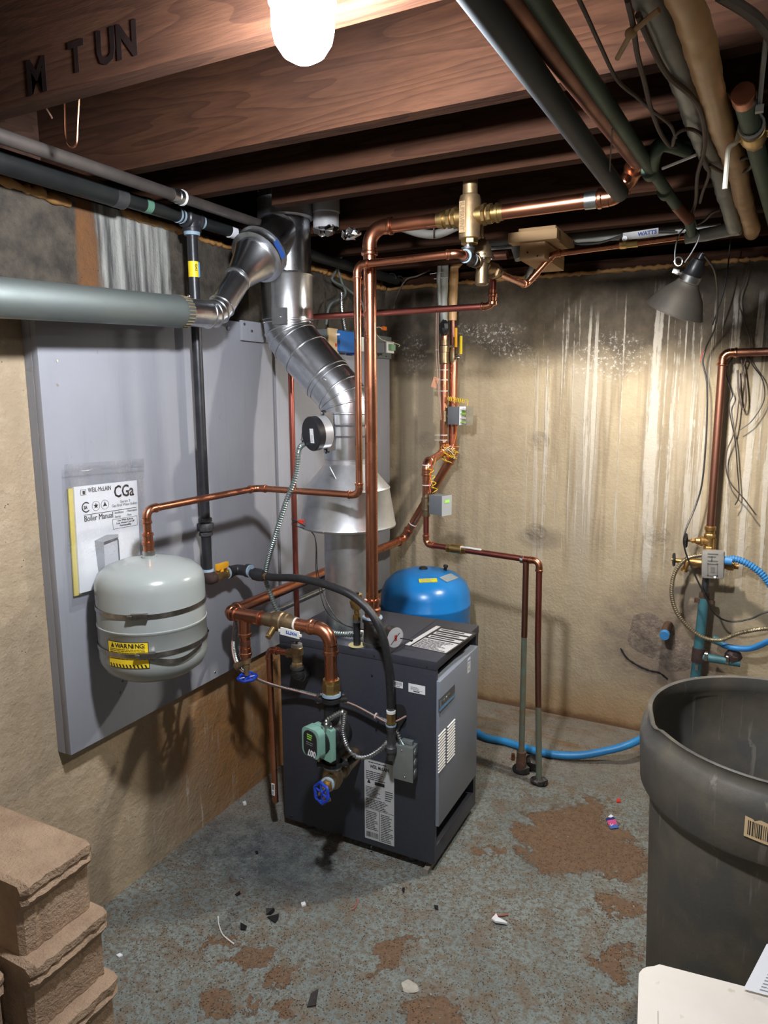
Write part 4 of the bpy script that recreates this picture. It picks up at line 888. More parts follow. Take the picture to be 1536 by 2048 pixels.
dz_ = rq.z+.078; dx_ = PX(541, 1400, y=-1.44).x; ze = PX(547, 1602, y=-1.44).z
rd_ = thing('relief_discharge_pipe', 'copper discharge pipe with barcode sticker hanging beside the boiler', 'pipe', (dx_, -1.44, ze))
pipe_run(rd_, [(rq.x-.04, -1.44, dz_), (dx_, -1.44, dz_), (dx_+.008, -1.44, ze)], .0112, COPPER, .02)
q = V((dx_+.0072, -1.4525, PX(547, 1590, y=-1.45).z)); S7 = Sheet(q+V((-.006, 0, 0)), (1, 0, 0), (0, 0, 1)); m = MB(); S7.rect(m, 0, 0, .013, .046, -.002, .0004); sk_ = m.build('sticker', PAPER, rd_); m = MB(); S7.bars(m, .002, .022, .0115, .043, 7, .0004); S7.rows(m, .002, .011, .018, .004, 4, .5, .0004); m.build('sticker_print', INK, rd_)
# cable from the board past the drain to the burner box
WPINK = mat('pink_wire', (.42, .26, .22), (.36, .22, .19), 20, .5)
wp = [PX(476, 1215, x=.10), PX(470, 1260, x=.10), PX(468, 1300, y=-1.50), PX(480, 1335, y=-1.52), PX(505, 1353, y=-1.50), PX(545, 1370, y=-1.46), PX(600, 1382, y=-1.425), PX(642, 1393, y=-1.42), PX(700, 1408, y=-1.42), PX(750, 1432, y=-1.42), PX(775, 1442, y=-1.42), PX(787, 1455, y=-1.42), PX(800, 1478, y=-1.42), PX(812, 1498, y=-1.43)]
flex('armored_cable', wp, .0062, FLEX_GREEN, 'thin armored cable sagging from the board across the boiler side', 'cable', pitch=.007)
o = MB().tube(spline([p+V((.0, -.009, .005+.004*math.sin(i*1.7))) for i, p in enumerate(wp[:-3])]+[PX(790, 1443, y=-1.43), PX(812, 1432, y=-1.40)]), .0028, 6).build('thermostat_wire', WPINK); tag(o, 'pink two strand wire tied along the sagging armored cable', 'wire')
for px, py in ((641, 1393), (752, 1432)):
    q = PX(px, py, y=-1.425); m = MB(); m.lathe([(-.003, .011), (.003, .011)], q, (1, 0, -.2), 12); o = m.build('cable_tie', mat('pale_pink', (.6, .48, .45), (.5, .4, .38), 20, .5)); tag(o, 'small pale tie on the sagging cable beside the '+('circulator' if px < 700 else 'gas hose'), 'cable tie', 'ties on the sagging cable')
# switch box at the end of it
bq = PX(800, 1533, y=-1.46); rot = Matrix.Rotation(.02, 3, 'Y')
jb = thing('switch_box', 'grey steel junction box mounted on the boiler side', 'electrical box', (bq.x, -1.39, bq.z-.055))
GREYM = mat('grey_box_steel', (.27, .30, .29), (.23, .26, .25), 30, .4, .5)
m = MB(); m.bb((bq.x-.034, -1.436, bq.z-.058), (bq.x+.034, -1.392, bq.z+.058), .003); m.build('box_body', GREYM, jb); m = MB(); m.bb((bq.x-.037, -1.4395, bq.z-.061), (bq.x+.037, -1.4365, bq.z+.061), .001); m.build('cover', GREYM, jb)
for z_ in (-.036, 0, .036): MB().lathe([(0, .013), (.002, .012), (.0021, .009), (.003, .008)], (bq.x+.034, -1.414, bq.z+z_), (1, 0, 0), 18).build('knockout', GREYM, jb)
for z_ in (-.046, .046): MB().sph((bq.x+(.008 if z_ < 0 else -.004), -1.440, bq.z+z_), .003).build('cover_screw', STEEL, jb)
m = MB(); m.box((bq.x+.005, -1.412, bq.z+.066), (.04, .016, .014), None, .003); m.build('cable_clamp', GREYM, jb)
# ------------------------------------------------------------------ gas line
GX = .105; g0 = PX(388, 440, x=GX); g1 = PX(411, 1160, x=GX); gy = (g0.y+g1.y)/2; gz0 = g1.z; gt = g0.z
rG = .0165
gp = thing('black_gas_drop', 'black iron gas drop with yellow sticker in front of the grey board', 'pipe', (GX, gy, gz0))
un = PX(408, 1055, x=GX).z
MB().cyl((GX, gy, gz0+.01), (GX, gy, gt-.02), rG, n=18).build('pipe', IRON, gp)
m = MB(); hexn(m, (GX, gy, un-.03), (0, 0, 1), .023, .014, 8); hexn(m, (GX, gy, un-.012), (0, 0, 1), .029, .026, 8); hexn(m, (GX, gy, un+.018), (0, 0, 1), .023, .014, 8); m.build('union', IRON_GREY, gp)
q = PX(390, 540, x=GX).z; MB().lathe([(q-.024, rG*1.02), (q+.024, rG*1.02)], (GX, gy, 0), (0, 0, 1), 18, False).build('yellow_sticker', YELLOW, gp)
MB().lathe([(-1.2, rG*1.03), (.6, rG*1.03)], (GX, gy, 0), (0, 0, 1), 3) if False else None
S8 = Sheet((GX+rG*1.03, gy+.004, q-.022), (0, 1, 0), (0, 0, 1)); m = MB(); S8.rect(m, .0, 0, .006, .044, -.001, .0003); m.build('blue_stripe', SKY, gp); text('GAS', .012, (GX+rG*1.035, gy-.010, q+.016), (0, 0, -1), (0, 1, 0), INK, gp, 'sticker_print')
MB().lathe([(gz0+.028, rG*1.32), (gz0+.036, rG*1.25)], (GX, gy, 0), (0, 0, 1), 18).build('sealant_ring', TEFLON, gp)
vy = PX(460, 1145, x=GX).y
m = MB(); m.tube([(GX, gy, gz0+.030)]+arc(V((GX, gy, gz0-.002)), V((GX, gy, gz0+.1)), V((GX, gy+.1, gz0-.002)), .016)+[(GX, gy+.032, gz0-.002)], .021, 16); m.build('street_elbow', mat('rusty_iron', (.10, .06, .05), (.06, .045, .045), 20, .5, .4, .2), gp)
gvt = thing('gas_cock', 'brass gas cock with amber handle and black fittings at the board', 'valve', (GX, gy+.09, gz0))
m = MB(); hexn(m, (GX, gy+.035, gz0-.002), (0, 1, 0), .020, .022); m.lathe([(.055, .016), (.09, .016)], (GX, gy, gz0-.002), (0, 1, 0), 16); hexn(m, (GX, gy+.088, gz0-.002), (0, 1, 0), .019, .016); m.build('cock_body', BRASS, gvt)
m = MB(); m.box((GX, gy+.075, gz0+.030), (.014, .060, .022), None, .003); m.cyl((GX, gy+.072, gz0+.01), (GX, gy+.072, gz0+.022), .008, n=10); m.build('amber_handle', ORANGEY, gvt)
ey = gy+.155
m = MB(); m.lathe([(.10, .024), (.112, .024), (.114, .020)], (GX, gy, gz0), (0, 1, 0), 18); m.tube([(GX, gy+.105, gz0)]+arc(V((GX, ey, gz0)), V((GX, gy, gz0)), V((GX+.2, ey, gz0-.004)), .024)+[(GX+.05, ey, gz0-.002)], .0195, 18); m.lathe([(.045, .024), (.058, .024)], (GX, ey, gz0), (1, 0, 0), 18); m.build('iron_elbow', IRON, gvt)
for P_, ax_ in (((GX, gy+.098, gz0), (0, 1, 0)), ((GX+.058, ey, gz0), (1, 0, 0))): MB().lathe([(0, .0225), (.006, .0225)], P_, ax_, 18).build('sealant_ring', TEFLON, gvt)
m = MB(); m.lathe([(.06, .015), (.075, .015), (.078, .022), (.10, .023), (.118, .020), (.122, .014)], (GX, ey, gz0-.002), (1, 0, -.08), 18); m.build('flare_reducer', IRON, gvt)
m = MB(); hexn(m, (GX+.122, ey, gz0-.011), (1, 0, -.08), .013, .018); m.build('flare_nut', BRASS, gvt)
# black flexible gas hose
h0 = V((GX+.135, ey, gz0-.012)); hend = PX(782, 1428, y=-1.445)
hp = [h0, h0+V((.04, -.004, .002)), PX(600, 1157, y=-1.43), PX(660, 1172, y=-1.45), PX(705, 1192, y=-1.46), PX(742, 1226, y=-1.465), PX(764, 1268, y=-1.465), PX(776, 1320, y=-1.46), PX(780, 1375, y=-1.45), hend+V((0, 0, .02))]
hg = thing('gas_hose', 'black flexible gas hose arching over the boiler top to its side', 'hose', hend)
MB().tube(resample(spline(hp, 12), .008), .0135, 16).build('hose', mat('hose_black', (.016, .016, .018), (.028, .028, .03), 120, .32, .1, .3), hg)
MB().lathe([(.0, .0155), (.008, .0155)], hend+V((0, 0, .004)), (0, 0, 1), 16).build('white_ferrule', WHITE, hg)
m = MB(); hexn(m, hend-V((0, 0, .034)), (0, 0, 1), .0165, .036); m.build('flare_nut', BRASS, hg)
ib = hend-V((0, 0, .034))
m = MB(); m.lathe([(0, .0165), (-.02, .0165), (-.024, .014), (-.06, .015), (-.075, .016), (-.08, .020), (-.095, .020), (-.097, .015), (-.125, .013)], ib, (0, 0, 1), 18); m.lathe([(0, .013), (.05, .013)], ib-V((0, 0, .085)), (0, 1, 0), 14); m.build('iron_tee', IRON_GREY, hg)
MB().lathe([(0, .018), (-.006, .018)], ib, (0, 0, 1), 16).build('sealant_ring', TEFLON, hg)
# ------------------------------------------------------------------ manual in its bag, leaning behind the tank
mo_ = thing('boiler_manual', 'white boiler manual with yellow sheets in a clear bag behind the grey tank', 'manual', PX(200, 1190, x=.09))
MXn = .070
c00, c10, c01 = PX(160, 1187, x=MXn), PX(283, 1160, x=MXn), PX(136, 976, x=MXn-.001)
upv = (c01-c00); ap = PX(264, 962, x=MXn-.001); rtv = (ap-c01); 
S9 = Sheet(c00, rtv, upv-rtv.normalized()*upv.dot(rtv.normalized())); Wm = rtv.length; Hm = upv.length
if S9.n.x < 0: S9.n = -S9.n
m = MB(); S9.rect(m, 0, 0, Wm, Hm, -.006, 0); m.build('booklet', PAPER, mo_)
m = MB(); S9.rect(m, -.013, -.006, .012, Hm-.004, -.011, -.0065); m.build('yellow_sheets', mat('yellow_paper', (.72, .60, .18), (.66, .54, .15), 10, .6), mo_)
text('CGa', .050, S9.at(Wm*.60, Hm*.855, .0006), S9.r, S9.u, INK, mo_, 'cover_title', sx=.82, bold=.0008)
text('WEIL-McLAIN', .019, S9.at(Wm*.20, Hm*.935, .0006), S9.r, S9.u, INK, mo_, 'cover_brand', sx=.72, bold=.0)
text('Boiler Manual', .024, S9.at(Wm*.12, Hm*.665, .0006), S9.r, S9.u, INK, mo_, 'cover_subtitle', sx=.78, bold=.0)
text('Series 3', .012, S9.at(Wm*.70, Hm*.795, .0006), S9.r, S9.u, GREYINK, mo_, 'cover_print'); text('Gas-Fired Water Boilers', .0125, S9.at(Wm*.56, Hm*.762, .0006), S9.r, S9.u, GREYINK, mo_, 'cover_print', sx=.78)
for s_, a_, b_ in (('- Installation', .58, .695), ('- Maintenance', .79, .695), ('- Startup', .58, .655), ('- Parts', .79, .655)): text(s_, .0105, S9.at(Wm*a_, Hm*b_, .0006), S9.r, S9.u, GREYINK, mo_, 'cover_print', sx=.72)
for i, s_ in enumerate(('Use With Built-in', 'Low Water Cut Off', 'Functionality')): text(s_, .0085, S9.at(Wm*.77, Hm*(.615-.026*i), .0006), S9.r, S9.u, INK, mo_, 'cover_print', align='CENTER')
m = MB(); S9.rect(m, Wm*.12, Hm*.725, Wm*.97, Hm*.730, .0002, .0006); m.build('cover_rule', INK, mo_)
m = MB()
for a, b, c, d in ((.56, .64, .975, .643), (.56, .545, .975, .548), (.56, .545, .564, .643), (.971, .545, .975, .643)): S9.rect(m, Wm*a, Hm*b, Wm*c, Hm*d, .0002, .0006)
S9.rect(m, Wm*.09, Hm*.915, Wm*.17, Hm*.918, .0002, .0006); S9.rect(m, Wm*.09, Hm*.965, Wm*.17, Hm*.968, .0002, .0006); S9.rect(m, Wm*.09, Hm*.915, Wm*.095, Hm*.968, .0002, .0006); S9.rect(m, Wm*.165, Hm*.915, Wm*.17, Hm*.968, .0002, .0006); S9.rect(m, Wm*.12, Hm*.922, Wm*.155, Hm*.955, .0002, .0006)
m.build('cover_frames', INK, mo_)
# certification marks: ringed letters, star, flame
for a_, kind in ((.16, 'c'), (.31, 's'), (.45, 'f')):
    c = S9.at(Wm*a_, Hm*.80, .0004); m = MB(); n = 24; rc = .0135
    lim = range(n+1) if kind != 'c' else range(3, 22)
    P = [c+(S9.r*math.cos(6.2832*i/n)+S9.u*math.sin(6.2832*i/n))*rc for i in lim]; m.tube(P, .0016 if kind == 'c' else .0005, 5)
    m.build('mark_ring', INK, mo_)
    if kind == 'c': text('SA', .013, c-S9.r*.008-S9.u*.005, S9.r, S9.u, INK, mo_, 'mark_letters', sx=.8, bold=.0004)
    else:
        k = 10 if kind == 's' else 6; P = [c+(S9.r*math.sin(6.2832*i/k)+S9.u*math.cos(6.2832*i/k))*(rc*(.68 if i % 2 == 0 else .28)) for i in range(k)]; MB().poly(P, S9.n*.0004).build('mark_symbol', INK, mo_)
# boiler picture on the cover
def cov(px, py): 
    q = PX(px, py, x=MXn); d = q-S9.p; return d.dot(S9.r), d.dot(S9.u)
def prt(pts, m_, nm, h):
    MB().poly([S9.at(a*Wm, b*Hm, h) for a, b in pts], S9.n*.0003).build(nm, m_, mo_)
PG1 = mat('print_grey', (.30, .31, .34), (.32, .33, .36), 10, .6); PG2 = mat('print_light', (.52, .53, .57), (.5, .51, .55), 10, .6); PG3 = mat('print_dark', (.10, .10, .11), (.1, .1, .11), 10, .6)
prt([(.26, .47), (.40, .44), (.40, .03), (.30, .10)], PG1, 'cover_picture', .0003); prt([(.40, .44), (.64, .46), (.64, .08), (.40, .03)], PG2, 'cover_picture', .0003); prt([(.26, .47), (.45, .505), (.64, .49), (.64, .46), (.40, .44)], mat('print_mid', (.40, .41, .44), (.38, .39, .42), 10, .6), 'cover_picture', .0003)
prt([(.40, .44), (.63, .46), (.63, .435), (.40, .41)], PG3, 'cover_picture', .0007); prt([(.62, .44), (.64, .44), (.655, .08), (.63, .08)], PG3, 'cover_picture', .0007)
for k in (0, 1):
    prt([(.44+.055*k, .205), (.475+.055*k, .215), (.475+.055*k, .125), (.44+.055*k, .115)], PG1, 'cover_picture', .0007)
gb = G('clear_bag'); gnd = gb.pos()
tr_ = gb.n('ShaderNodeBsdfTransparent', {0: (.96, .97, .98, 1)}); gs = gb.n('ShaderNodeBsdfGlossy', {0: (1, 1, 1, 1), 1: .12}); nz = gb.noise(gnd, 26, 3)
gb.put(gs.inputs['Normal'], gb.n('ShaderNodeBump', {'Height': nz, 'Strength': .7, 'Distance': .01}).outputs[0])
mxs = gb.n('ShaderNodeMixShader', {0: .16}); gb.t.links.new(tr_.outputs[0], mxs.inputs[1]); gb.t.links.new(gs.outputs[0], mxs.inputs[2]); gb.t.links.new(mxs.outputs[0], gb.t.nodes['Material Output'].inputs[0]); BAGM = gb.m
rb_ = random.Random(9); m = MB(); NX, NY = 14, 18; vs = []
for j in range(NY+1):
    row = []
    for i in range(NX+1):
        a = -.035+(Wm+.060)*i/NX; b = -.03+(Hm+.095)*j/NY; wv = .0025*math.sin(i*1.9+j*.7)+rb_.uniform(-.0015, .0015); wv += .004*math.sin(i*.8+1)*(j > 14)
        row.append(m.b.verts.new(S9.at(a, b, .006+wv)))
    vs.append(row)
for j in range(NY):
    for i in range(NX): m.b.faces.new((vs[j][i], vs[j][i+1], vs[j+1][i+1], vs[j+1][i]))
m.build('clear_bag', BAGM, mo_, 80)
m = MB(); m.tube(spline([S9.at(-.033, Hm+.042, .007), S9.at(Wm*.4, Hm+.044, .010), S9.at(Wm+.022, Hm+.040, .008)]), .0018, 6); m.build('zip_seal', BAGM, mo_, 80)
# ------------------------------------------------------------------ blue well tank
bt = PX(853, 1133, y=-.33); br = (PX(937, 1200, y=-.33).x-PX(770, 1200, y=-.33).x)/2*.985; bcx = (PX(937, 1200, y=-.33).x+PX(770, 1200, y=-.33).x)/2
BLUET = mat('tank_blue', (.012, .22, .62), (.010, .19, .55), 6, .28, 0, spec=.5)
wt = thing('blue_pressure_tank', 'bright blue steel pressure tank behind the boiler', 'tank', (bcx, -.33, 0))
zT = bt.z-.012
MB().lathe([(.0, br*.9), (.05, br), (zT-.17, br), (zT-.168, br*1.006), (zT-.16, br*1.006), (zT-.158, br), (zT-.11, br*.985), (zT-.065, br*.90), (zT-.03, br*.72), (zT-.008, br*.42), (zT, br*.12), (zT, .001)], (bcx, -.33, 0), (0, 0, 1), 56).build('shell', BLUET, wt, 50)
MB().lathe([(0, .022), (.012, .02), (.016, .012)], (bcx-.01, -.335, zT-.004), (0, 0, 1), 18).build('valve_cap', BLACKP, wt)
m = MB(); m.lathe([(0, .009), (.02, .008), (.021, .013), (.03, .011)], PX(890, 1137, y=-.28)-V((0, 0, .012)), (.15, 0, 1), 10); m.build('plug', BLACKP, wt)
def decal(px, py, w_, h_, rotz, m_, nm):
    c = None
    for k in range(60):
        y_ = -.62+k*.01; q = PX(px, py, y=y_); d = math.hypot(q.x-bcx, y_+.33); 
        prof = [(zT-.11, .985), (zT-.065, .90), (zT-.03, .72), (zT-.008, .42), (zT, .0)]
        zz_ = None
        for (za, ra), (zb_, rb2) in zip(prof, prof[1:]):
            if rb2*br <= d <= ra*br: f_ = (ra*br-d)/((ra-rb2)*br); zz_ = za+(zb_-za)*f_; slope = (zb_-za)/((ra-rb2)*br)
        if zz_ is not None and abs(zz_-q.z) < .008: c = V((q.x, y_, zz_)); rad = V((q.x-bcx, y_+.33, 0)).normalized(); break
    if c is None: return
    nrm = (rad*slope+V((0, 0, 1))).normalized(); u_ = V((0, 0, 1)).cross(rad).normalized(); v_ = nrm.cross(u_).normalized(); cc, ss = math.cos(rotz), math.sin(rotz)
    S = Sheet(c+nrm*.003-(u_*cc+v_*ss)*w_/2-(v_*cc-u_*ss)*h_/2, u_*cc+v_*ss, v_*cc-u_*ss); m = MB(); S.rect(m, 0, 0, w_, h_, -.004, .0005); o = m.build(nm, m_, wt); m = MB(); S.rows(m, w_*.08, w_*.94, h_*.9, h_*.1, 5, .4, .0005); m.build('decal_print', GREYINK, o)
decal(856, 1160, .085, .028, .05, mat('decal_yellow', (.75, .70, .03), (.7, .64, .03), 20, .5), 'yellow_decal'); decal(898, 1153, .095, .045, -.0, mat('decal_grey', (.42, .48, .50), (.36, .42, .45), 20, .5), 'grey_decal')
# ------------------------------------------------------------------ wall piping with zone valves
ZB = mat('zone_grey', (.25, .27, .29), (.22, .24, .26), 10, .42, .3)
def zone_valve(label, x, y, z, s=1., extra=False, grp='zone valve heads'):
    t = thing('zone_valve', label, 'valve', (x, y, z-.06)); 
    m = MB(); m.lathe([(-.055, .017), (-.03, .018), (-.026, .022), (.026, .022), (.03, .018), (.055, .017)], (x, y, z), (0, 0, 1), 18); m.lathe([(0, .016), (.03, .016)], (x, y, z), (1, -.2, 0), 16); m.build('valve_body', BRONZE, t)
    c = V((x+.070, y-.012, z+.004)); R_ = Matrix.Rotation(-.35, 3, 'Z')
    m = MB(); m.box(c, (.075, .06, .085), R_, .002); m.build('head', ZB, t); m = MB(); m.box(c+R_ @ V((.0385, 0, 0)), (.002, .062, .087), R_); m.build('head_edge', PAPER if extra else mat('zone_side', (.36, .38, .39), (.32, .34, .35), 10, .4), t)
    m = MB(); m.box(c+R_ @ V((.041, 0, .018)), (.001, .03, .012), R_); m.build('head_label', LIME, t)
    if extra:
        m = MB(); m.box(c+R_ @ V((.075, .0, 0)), (.003, .05, .09), R_); m.build('bracket', ALU, t)
        for k in range(4): m = MB(); m.box(c+R_ @ V((.058, -.028, -.03+.02*k)), (.03, .002, .006), R_); m.build('terminal', PAPER if k % 2 else LIME, t)
    return t
zc_ = thing('zone_riser_pipes', 'vertical copper risers in clear ties dropping down the back wall', 'pipe', (k2.x, yb_, k2.z))
# pipe pair: left drops to the lower zone valve, right continues the return
ly = -.16; lx = PX(888, 800, y=ly).x; zel = PX(893, 905, y=ly).z; cq = PX(853, 940, y=-.58)
ztop_ = PX(890, 640, y=ly).z
pipe_run(zc_, [(lx, ly, PX(888, 665, y=ly).z), (lx, ly, zel), (cq.x, -.58, zel-.012), (cq.x, -.58, PX(853, 1000, y=-.58).z)], .0175, COPPER, .03)
for py in (740, 760, 782, 870, 880, 700):
    q = PX(888, py, y=ly).z; m = MB(); m.lathe([(-.002, .0185), (.002, .0185)], (lx, ly, q), (0, 0, 1), 14); m.cyl((lx-.012, ly-.016, q), (lx-.04, ly-.02, q), .0012, n=5); m.build('cable_tie', WHITE, zc_)
for py in (930, 945, 970):
    q = PX(853, py, y=-.58).z; m = MB(); m.lathe([(-.002, .0187), (.002, .0187)], (cq.x, -.58, q), (0, 0, 1), 14); m.build('cable_tie', WHITE, zc_)
zone_valve('grey zone valve head mounted high on the wall risers', k2.x-.03, yb_-.03, PX(905, 832, y=yb_).z, 1, True)
zone_valve('single grey zone valve head above the lever valve pipe', cq.x, -.58, PX(853, 1008, y=-.58).z)
lo = thing('copper_branch_pipe', 'copper branch below the zone valve running out to the floor pipes', 'pipe', (cq.x, -.58, .9))
oz = PX(1078, 1123, y=-.68).z; ox1 = PX(1078, 1125, y=-.68).x; ox0 = PX(1052, 1125, y=-.66).x
pipe_run(lo, [(cq.x, -.58, PX(853, 1025, y=-.58).z), (cq.x, -.58, oz), (ox1, -.675, oz), (ox1+.006, -.68, .62)], .0125, COPPER_RED, .024, COPPER)
q = PX(917, 1106, y=-.6); _t = (q.x-cq.x)/(ox1-cq.x); q = V((q.x, -.58-.095*_t, oz)); m = MB(); hexn(m, q-V((.05, 0, 0)), (1, -.1, -.0), .019, .022); m.lathe([(-.03, .02), (.02, .021), (.024, .018)], q, (1, -.1, 0), 16); hexn(m, q+V((.02, -.002, 0)), (1, -.1, 0), .019, .022); m.build('ball_valve', BRASS, lo)
m = MB(); m.box(q+V((.065, -.02, .014)), (.10, .012, .006), Matrix.Rotation(-.18, 3, 'Z'), .002); m.build('lever', WHITE, lo)
m = MB(); m.lathe([(0, .0145), (.012, .0145)], PX(1042, 1119, y=-.665), (1, -.18, 0), 16); m.build('solder_joint', ALU, lo)
for nm, x_, y_, lab in (('oil_line_pipe', ox0, -.66, 'old copper pipe leaning into a tarred sleeve in the floor'), ('floor_drop_pipe', ox1, -.68, 'straight copper pipe going green as it enters the floor')):
    t = thing(nm, lab, 'pipe', (x_, y_, 0)); ft_ = PX(1042, 1545, z=0) if nm[0] == 'o' else PX(1078, 1568, z=0)
    top_ = V((x_, y_, oz)) if nm[0] == 'o' else V((x_+.006, y_, .62))
    if nm[0] == 'o':
        MB().cyl(top_, top_.lerp(ft_, .35), .0125, n=16).build('pipe', COPPER_OLD, t); MB().cyl(top_.lerp(ft_, .35), ft_+V((0, 0, .02)), .0118, .0125, n=16).build('pipe', COPPER_GREEN, t)
        MB().cyl(ft_, ft_+(top_-ft_).normalized()*.10, .024, .020, n=14).build('sleeve', mat('rust', (.12, .06, .035), (.06, .04, .03), 25, .85, .2, .5), t)
    else:
        mid_ = top_.lerp(ft_, .45); MB().cyl(top_, mid_, .0125, n=16).build('pipe', COPPER_OLD, t); MB().cyl(mid_, ft_, .0125, n=16).build('pipe', COPPER_GREEN, t)
    m = MB(); m.sph(ft_+V((0, 0, .012)), .034, (1, .8, .9 if nm[0] == 'o' else .6), 12, 8); m.rough(.006, 3); m.build('tar_collar', mat('tar', (.012, .011, .010), (.03, .026, .022), 30, .45, 0, .5), t, 20)
q = PX(1026, 1520, z=0); o = MB().cyl(q, q+V((.0, .0, .03)), .008, n=12).build('pipe_stub', COPPER_OLD); tag(o, 'short rusty pipe stub sticking out of the floor by the tarred sleeve', 'pipe stub')
m = MB(); P0 = PX(1052, 1530, z=0); P1 = PX(1072, 1552, z=0); m.sph((P0+P1)/2+V((0, 0, .03)), .045, (.9, .3, .9), 10, 7); m.rough(.008, 5); o = m.build('tar_lump', mat('tar', (0, 0, 0))); tag(o, 'black tar lump packed between the two floor pipes', 'tar')
# ------------------------------------------------------------------ clamp lamp, lit, hung from the pipes
ly_ = -.80; ls = PX(1386, 545, y=ly_); lr_ = PX(1349, 622, y=ly_+.03); lax = (lr_-ls).normalized()
cl = thing('clamp_lamp', 'bare metal clamp lamp hanging from a wire hook below the wrapped pipes', 'lamp', lr_)
LL = (lr_-ls).length; REFL = mat('spun_aluminium', (.40, .36, .30), (.30, .26, .21), 14, .34, .75, r2=.5)
m = MB(); c0 = ls; 
m.lathe([(.028, .034), (.040, .040), (.05, .048), (LL*.6, .072), (LL-.006, .094), (LL, .098), (LL+.001, .095), (LL*.6, .069), (.052, .045), (.042, .036)], c0, lax, 48, False); m.build('reflector', REFL, cl)
MB().lathe([(.008, .034), (.03, .034), (.032, .037), (.036, .034)], c0, lax, 30).build('collar', ALU, cl)
MB().lathe([(-.062, .008), (-.045, .011), (-.042, .020), (-.02, .027), (.004, .029), (.012, .026)], c0, lax, 26).build('socket', BLACKP, cl)
m = MB(); m.lathe([(LL*.45, .012), (LL*.5, .024), (LL*.68, .030), (LL*.85, .024), (LL*.9, .008)], c0, lax, 20); g = G('clamp_bulb_glow'); g.t.nodes.remove(g.b)
em = g.n('ShaderNodeEmission', {0: (1.0, .94, .84, 1), 1: CLAMP_STRENGTH}); g.t.links.new(em.outputs[0], g.t.nodes['Material Output'].inputs[0]); m.build('bulb', g.m, cl, 80)
bk = PX(1352, 543, y=ly_); m = MB(); m.box(bk, (.022, .016, .016), Matrix.Rotation(.35, 3, 'Y'), .002); m.cyl(bk, ls+lax*.018, .007, n=10); m.build('clamp_bracket', STEEL, cl)
ring = [PX(1357+8*math.cos(i*.524), 523+9*math.sin(i*.524), y=ly_) for i in range(12)]
m = MB(); m.tube(ring, .0026, 6, True); m.tube(spline([PX(1351, 530, y=ly_), PX(1350, 505, y=ly_), PX(1356, 475, y=ly_), PX(1368, 458, y=ly_), PX(1385, 455, y=ly_), PX(1397, 465, y=ly_), PX(1396, 480, y=ly_), PX(1383, 505, y=ly_), PX(1369, 525, y=ly_)]), .0026, 6); m.build('wire_hook', ALU, cl)
cord = [ls-lax*.06, PX(1412, 515, y=-.76), PX(1430, 545, y=-.6), PX(1435, 600, y=-.38), PX(1430, 655, y=-.2), PX(1412, 695, y=-.13), PX(1406, 725, y=-.13), PX(1414, 770, y=-.13), PX(1413, 860, y=-.13), PX(1405, 960, y=-.14), PX(1392, 1010, y=-.15), PX(1370, 1065, y=-.20), PX(1370, 1100, y=-.20), PX(1390, 1150, y=-.20), PX(1412, 1195, y=-.21), PX(1430, 1228, y=-.20), PX(1460, 1243, y=-.18), PX(1500, 1238, y=-.18), PX(1545, 1222, y=-.18), PX(1640, 1225, y=-.14), PX(1760, 1260, y=-.02)]
o = MB().tube(spline(cord), .0036, 8).build('lamp_cord', WIRE_B); tag(o, 'black lamp cord trailing from the clamp lamp down the back wall', 'cord')

# ------------------------------------------------------------------ water service on the back wall
SY = -.10; sx = PX(1432, 900, y=SY).x
sv = thing('water_service_pipe', 'brown copper water pipe dropping down the back wall to the gate valve', 'pipe', (sx, SY, 1.02))
zt2 = PX(1446, 706, y=SY).z; zg = PX(1424, 1052, y=SY).z
pipe_run(sv, [(3.2, SY, zt2+.01), (sx, SY, zt2), (sx, SY, zg)], .0165, COPPER_OLD, .028, COPPER)
gv = thing('gate_valve', 'brass gate valve with black wheel above the grey pressure switch', 'valve', (sx, SY, zg-.11))
BR2 = mat('brass_old', (.46, .28, .10), (.36, .20, .07), 20, .4, .9)
m = MB(); m.lathe([(.0, .019), (-.004, .023), (-.018, .023), (-.02, .019), (-.034, .019)], (sx, SY, zg), (0, 0, 1), 18); hexn(m, (sx, SY, zg-.052), (0, 0, 1), .023, .018); m.lathe([(-.05, .018), (-.095, .018)], (sx, SY, zg), (0, 0, 1), 18); hexn(m, (sx, SY, zg-.105), (0, 0, 1), .022, .016); m.build('body', BR2, gv)
gd_ = V((-1, -.25, 0)).normalized(); gcn = V((sx, SY, zg-.068)); m = MB(); m.lathe([(0, .017), (.024, .017), (.026, .021), (.036, .021), (.04, .016), (.055, .013), (.058, .008)], gcn, gd_, 18); hexn(m, gcn+gd_*.056, gd_, .011, .014); m.cyl(gcn+gd_*.06, gcn+gd_*.095, .005, n=8); m.build('bonnet', BR2, gv); wheel(gv, gcn+gd_*.095, gd_, .028, BLACKP)
ps = PX(1426, 1128, y=SY-.05)
pw_ = thing('pressure_switch', 'grey well pump pressure switch on the service piping', 'switch', (ps.x, SY-.04, ps.z-.06))
PSM = mat('switch_grey', (.27, .26, .24), (.23, .22, .205), 30, .5)
Rz = Matrix.Rotation(-.05, 3, 'Y'); m = MB(); m.box(ps, (.088, .06, .118), Rz, .012); m.build('cover', PSM, pw_)
m = MB()
for a, b, c, d in ((-.02, -.045, .02, -.041), (-.02, .005, .02, .009), (-.02, -.045, -.016, .009), (.016, -.045, .02, .009), (-.008, -.03, .008, -.006), (-.02, .018, .02, .022), (-.02, .036, .012, .040), (-.006, .018, -.002, .04), (-.02, .048, .02, .052)):
    m.box(ps+Rz @ V(((a+c)/2, -.0305, (b+d)/2)), (c-a, .003, d-b), Rz)
o = m.build('embossed_emblem', mat('switch_emboss', (.16, .155, .145), (.14, .135, .125), 30, .5), pw_); 
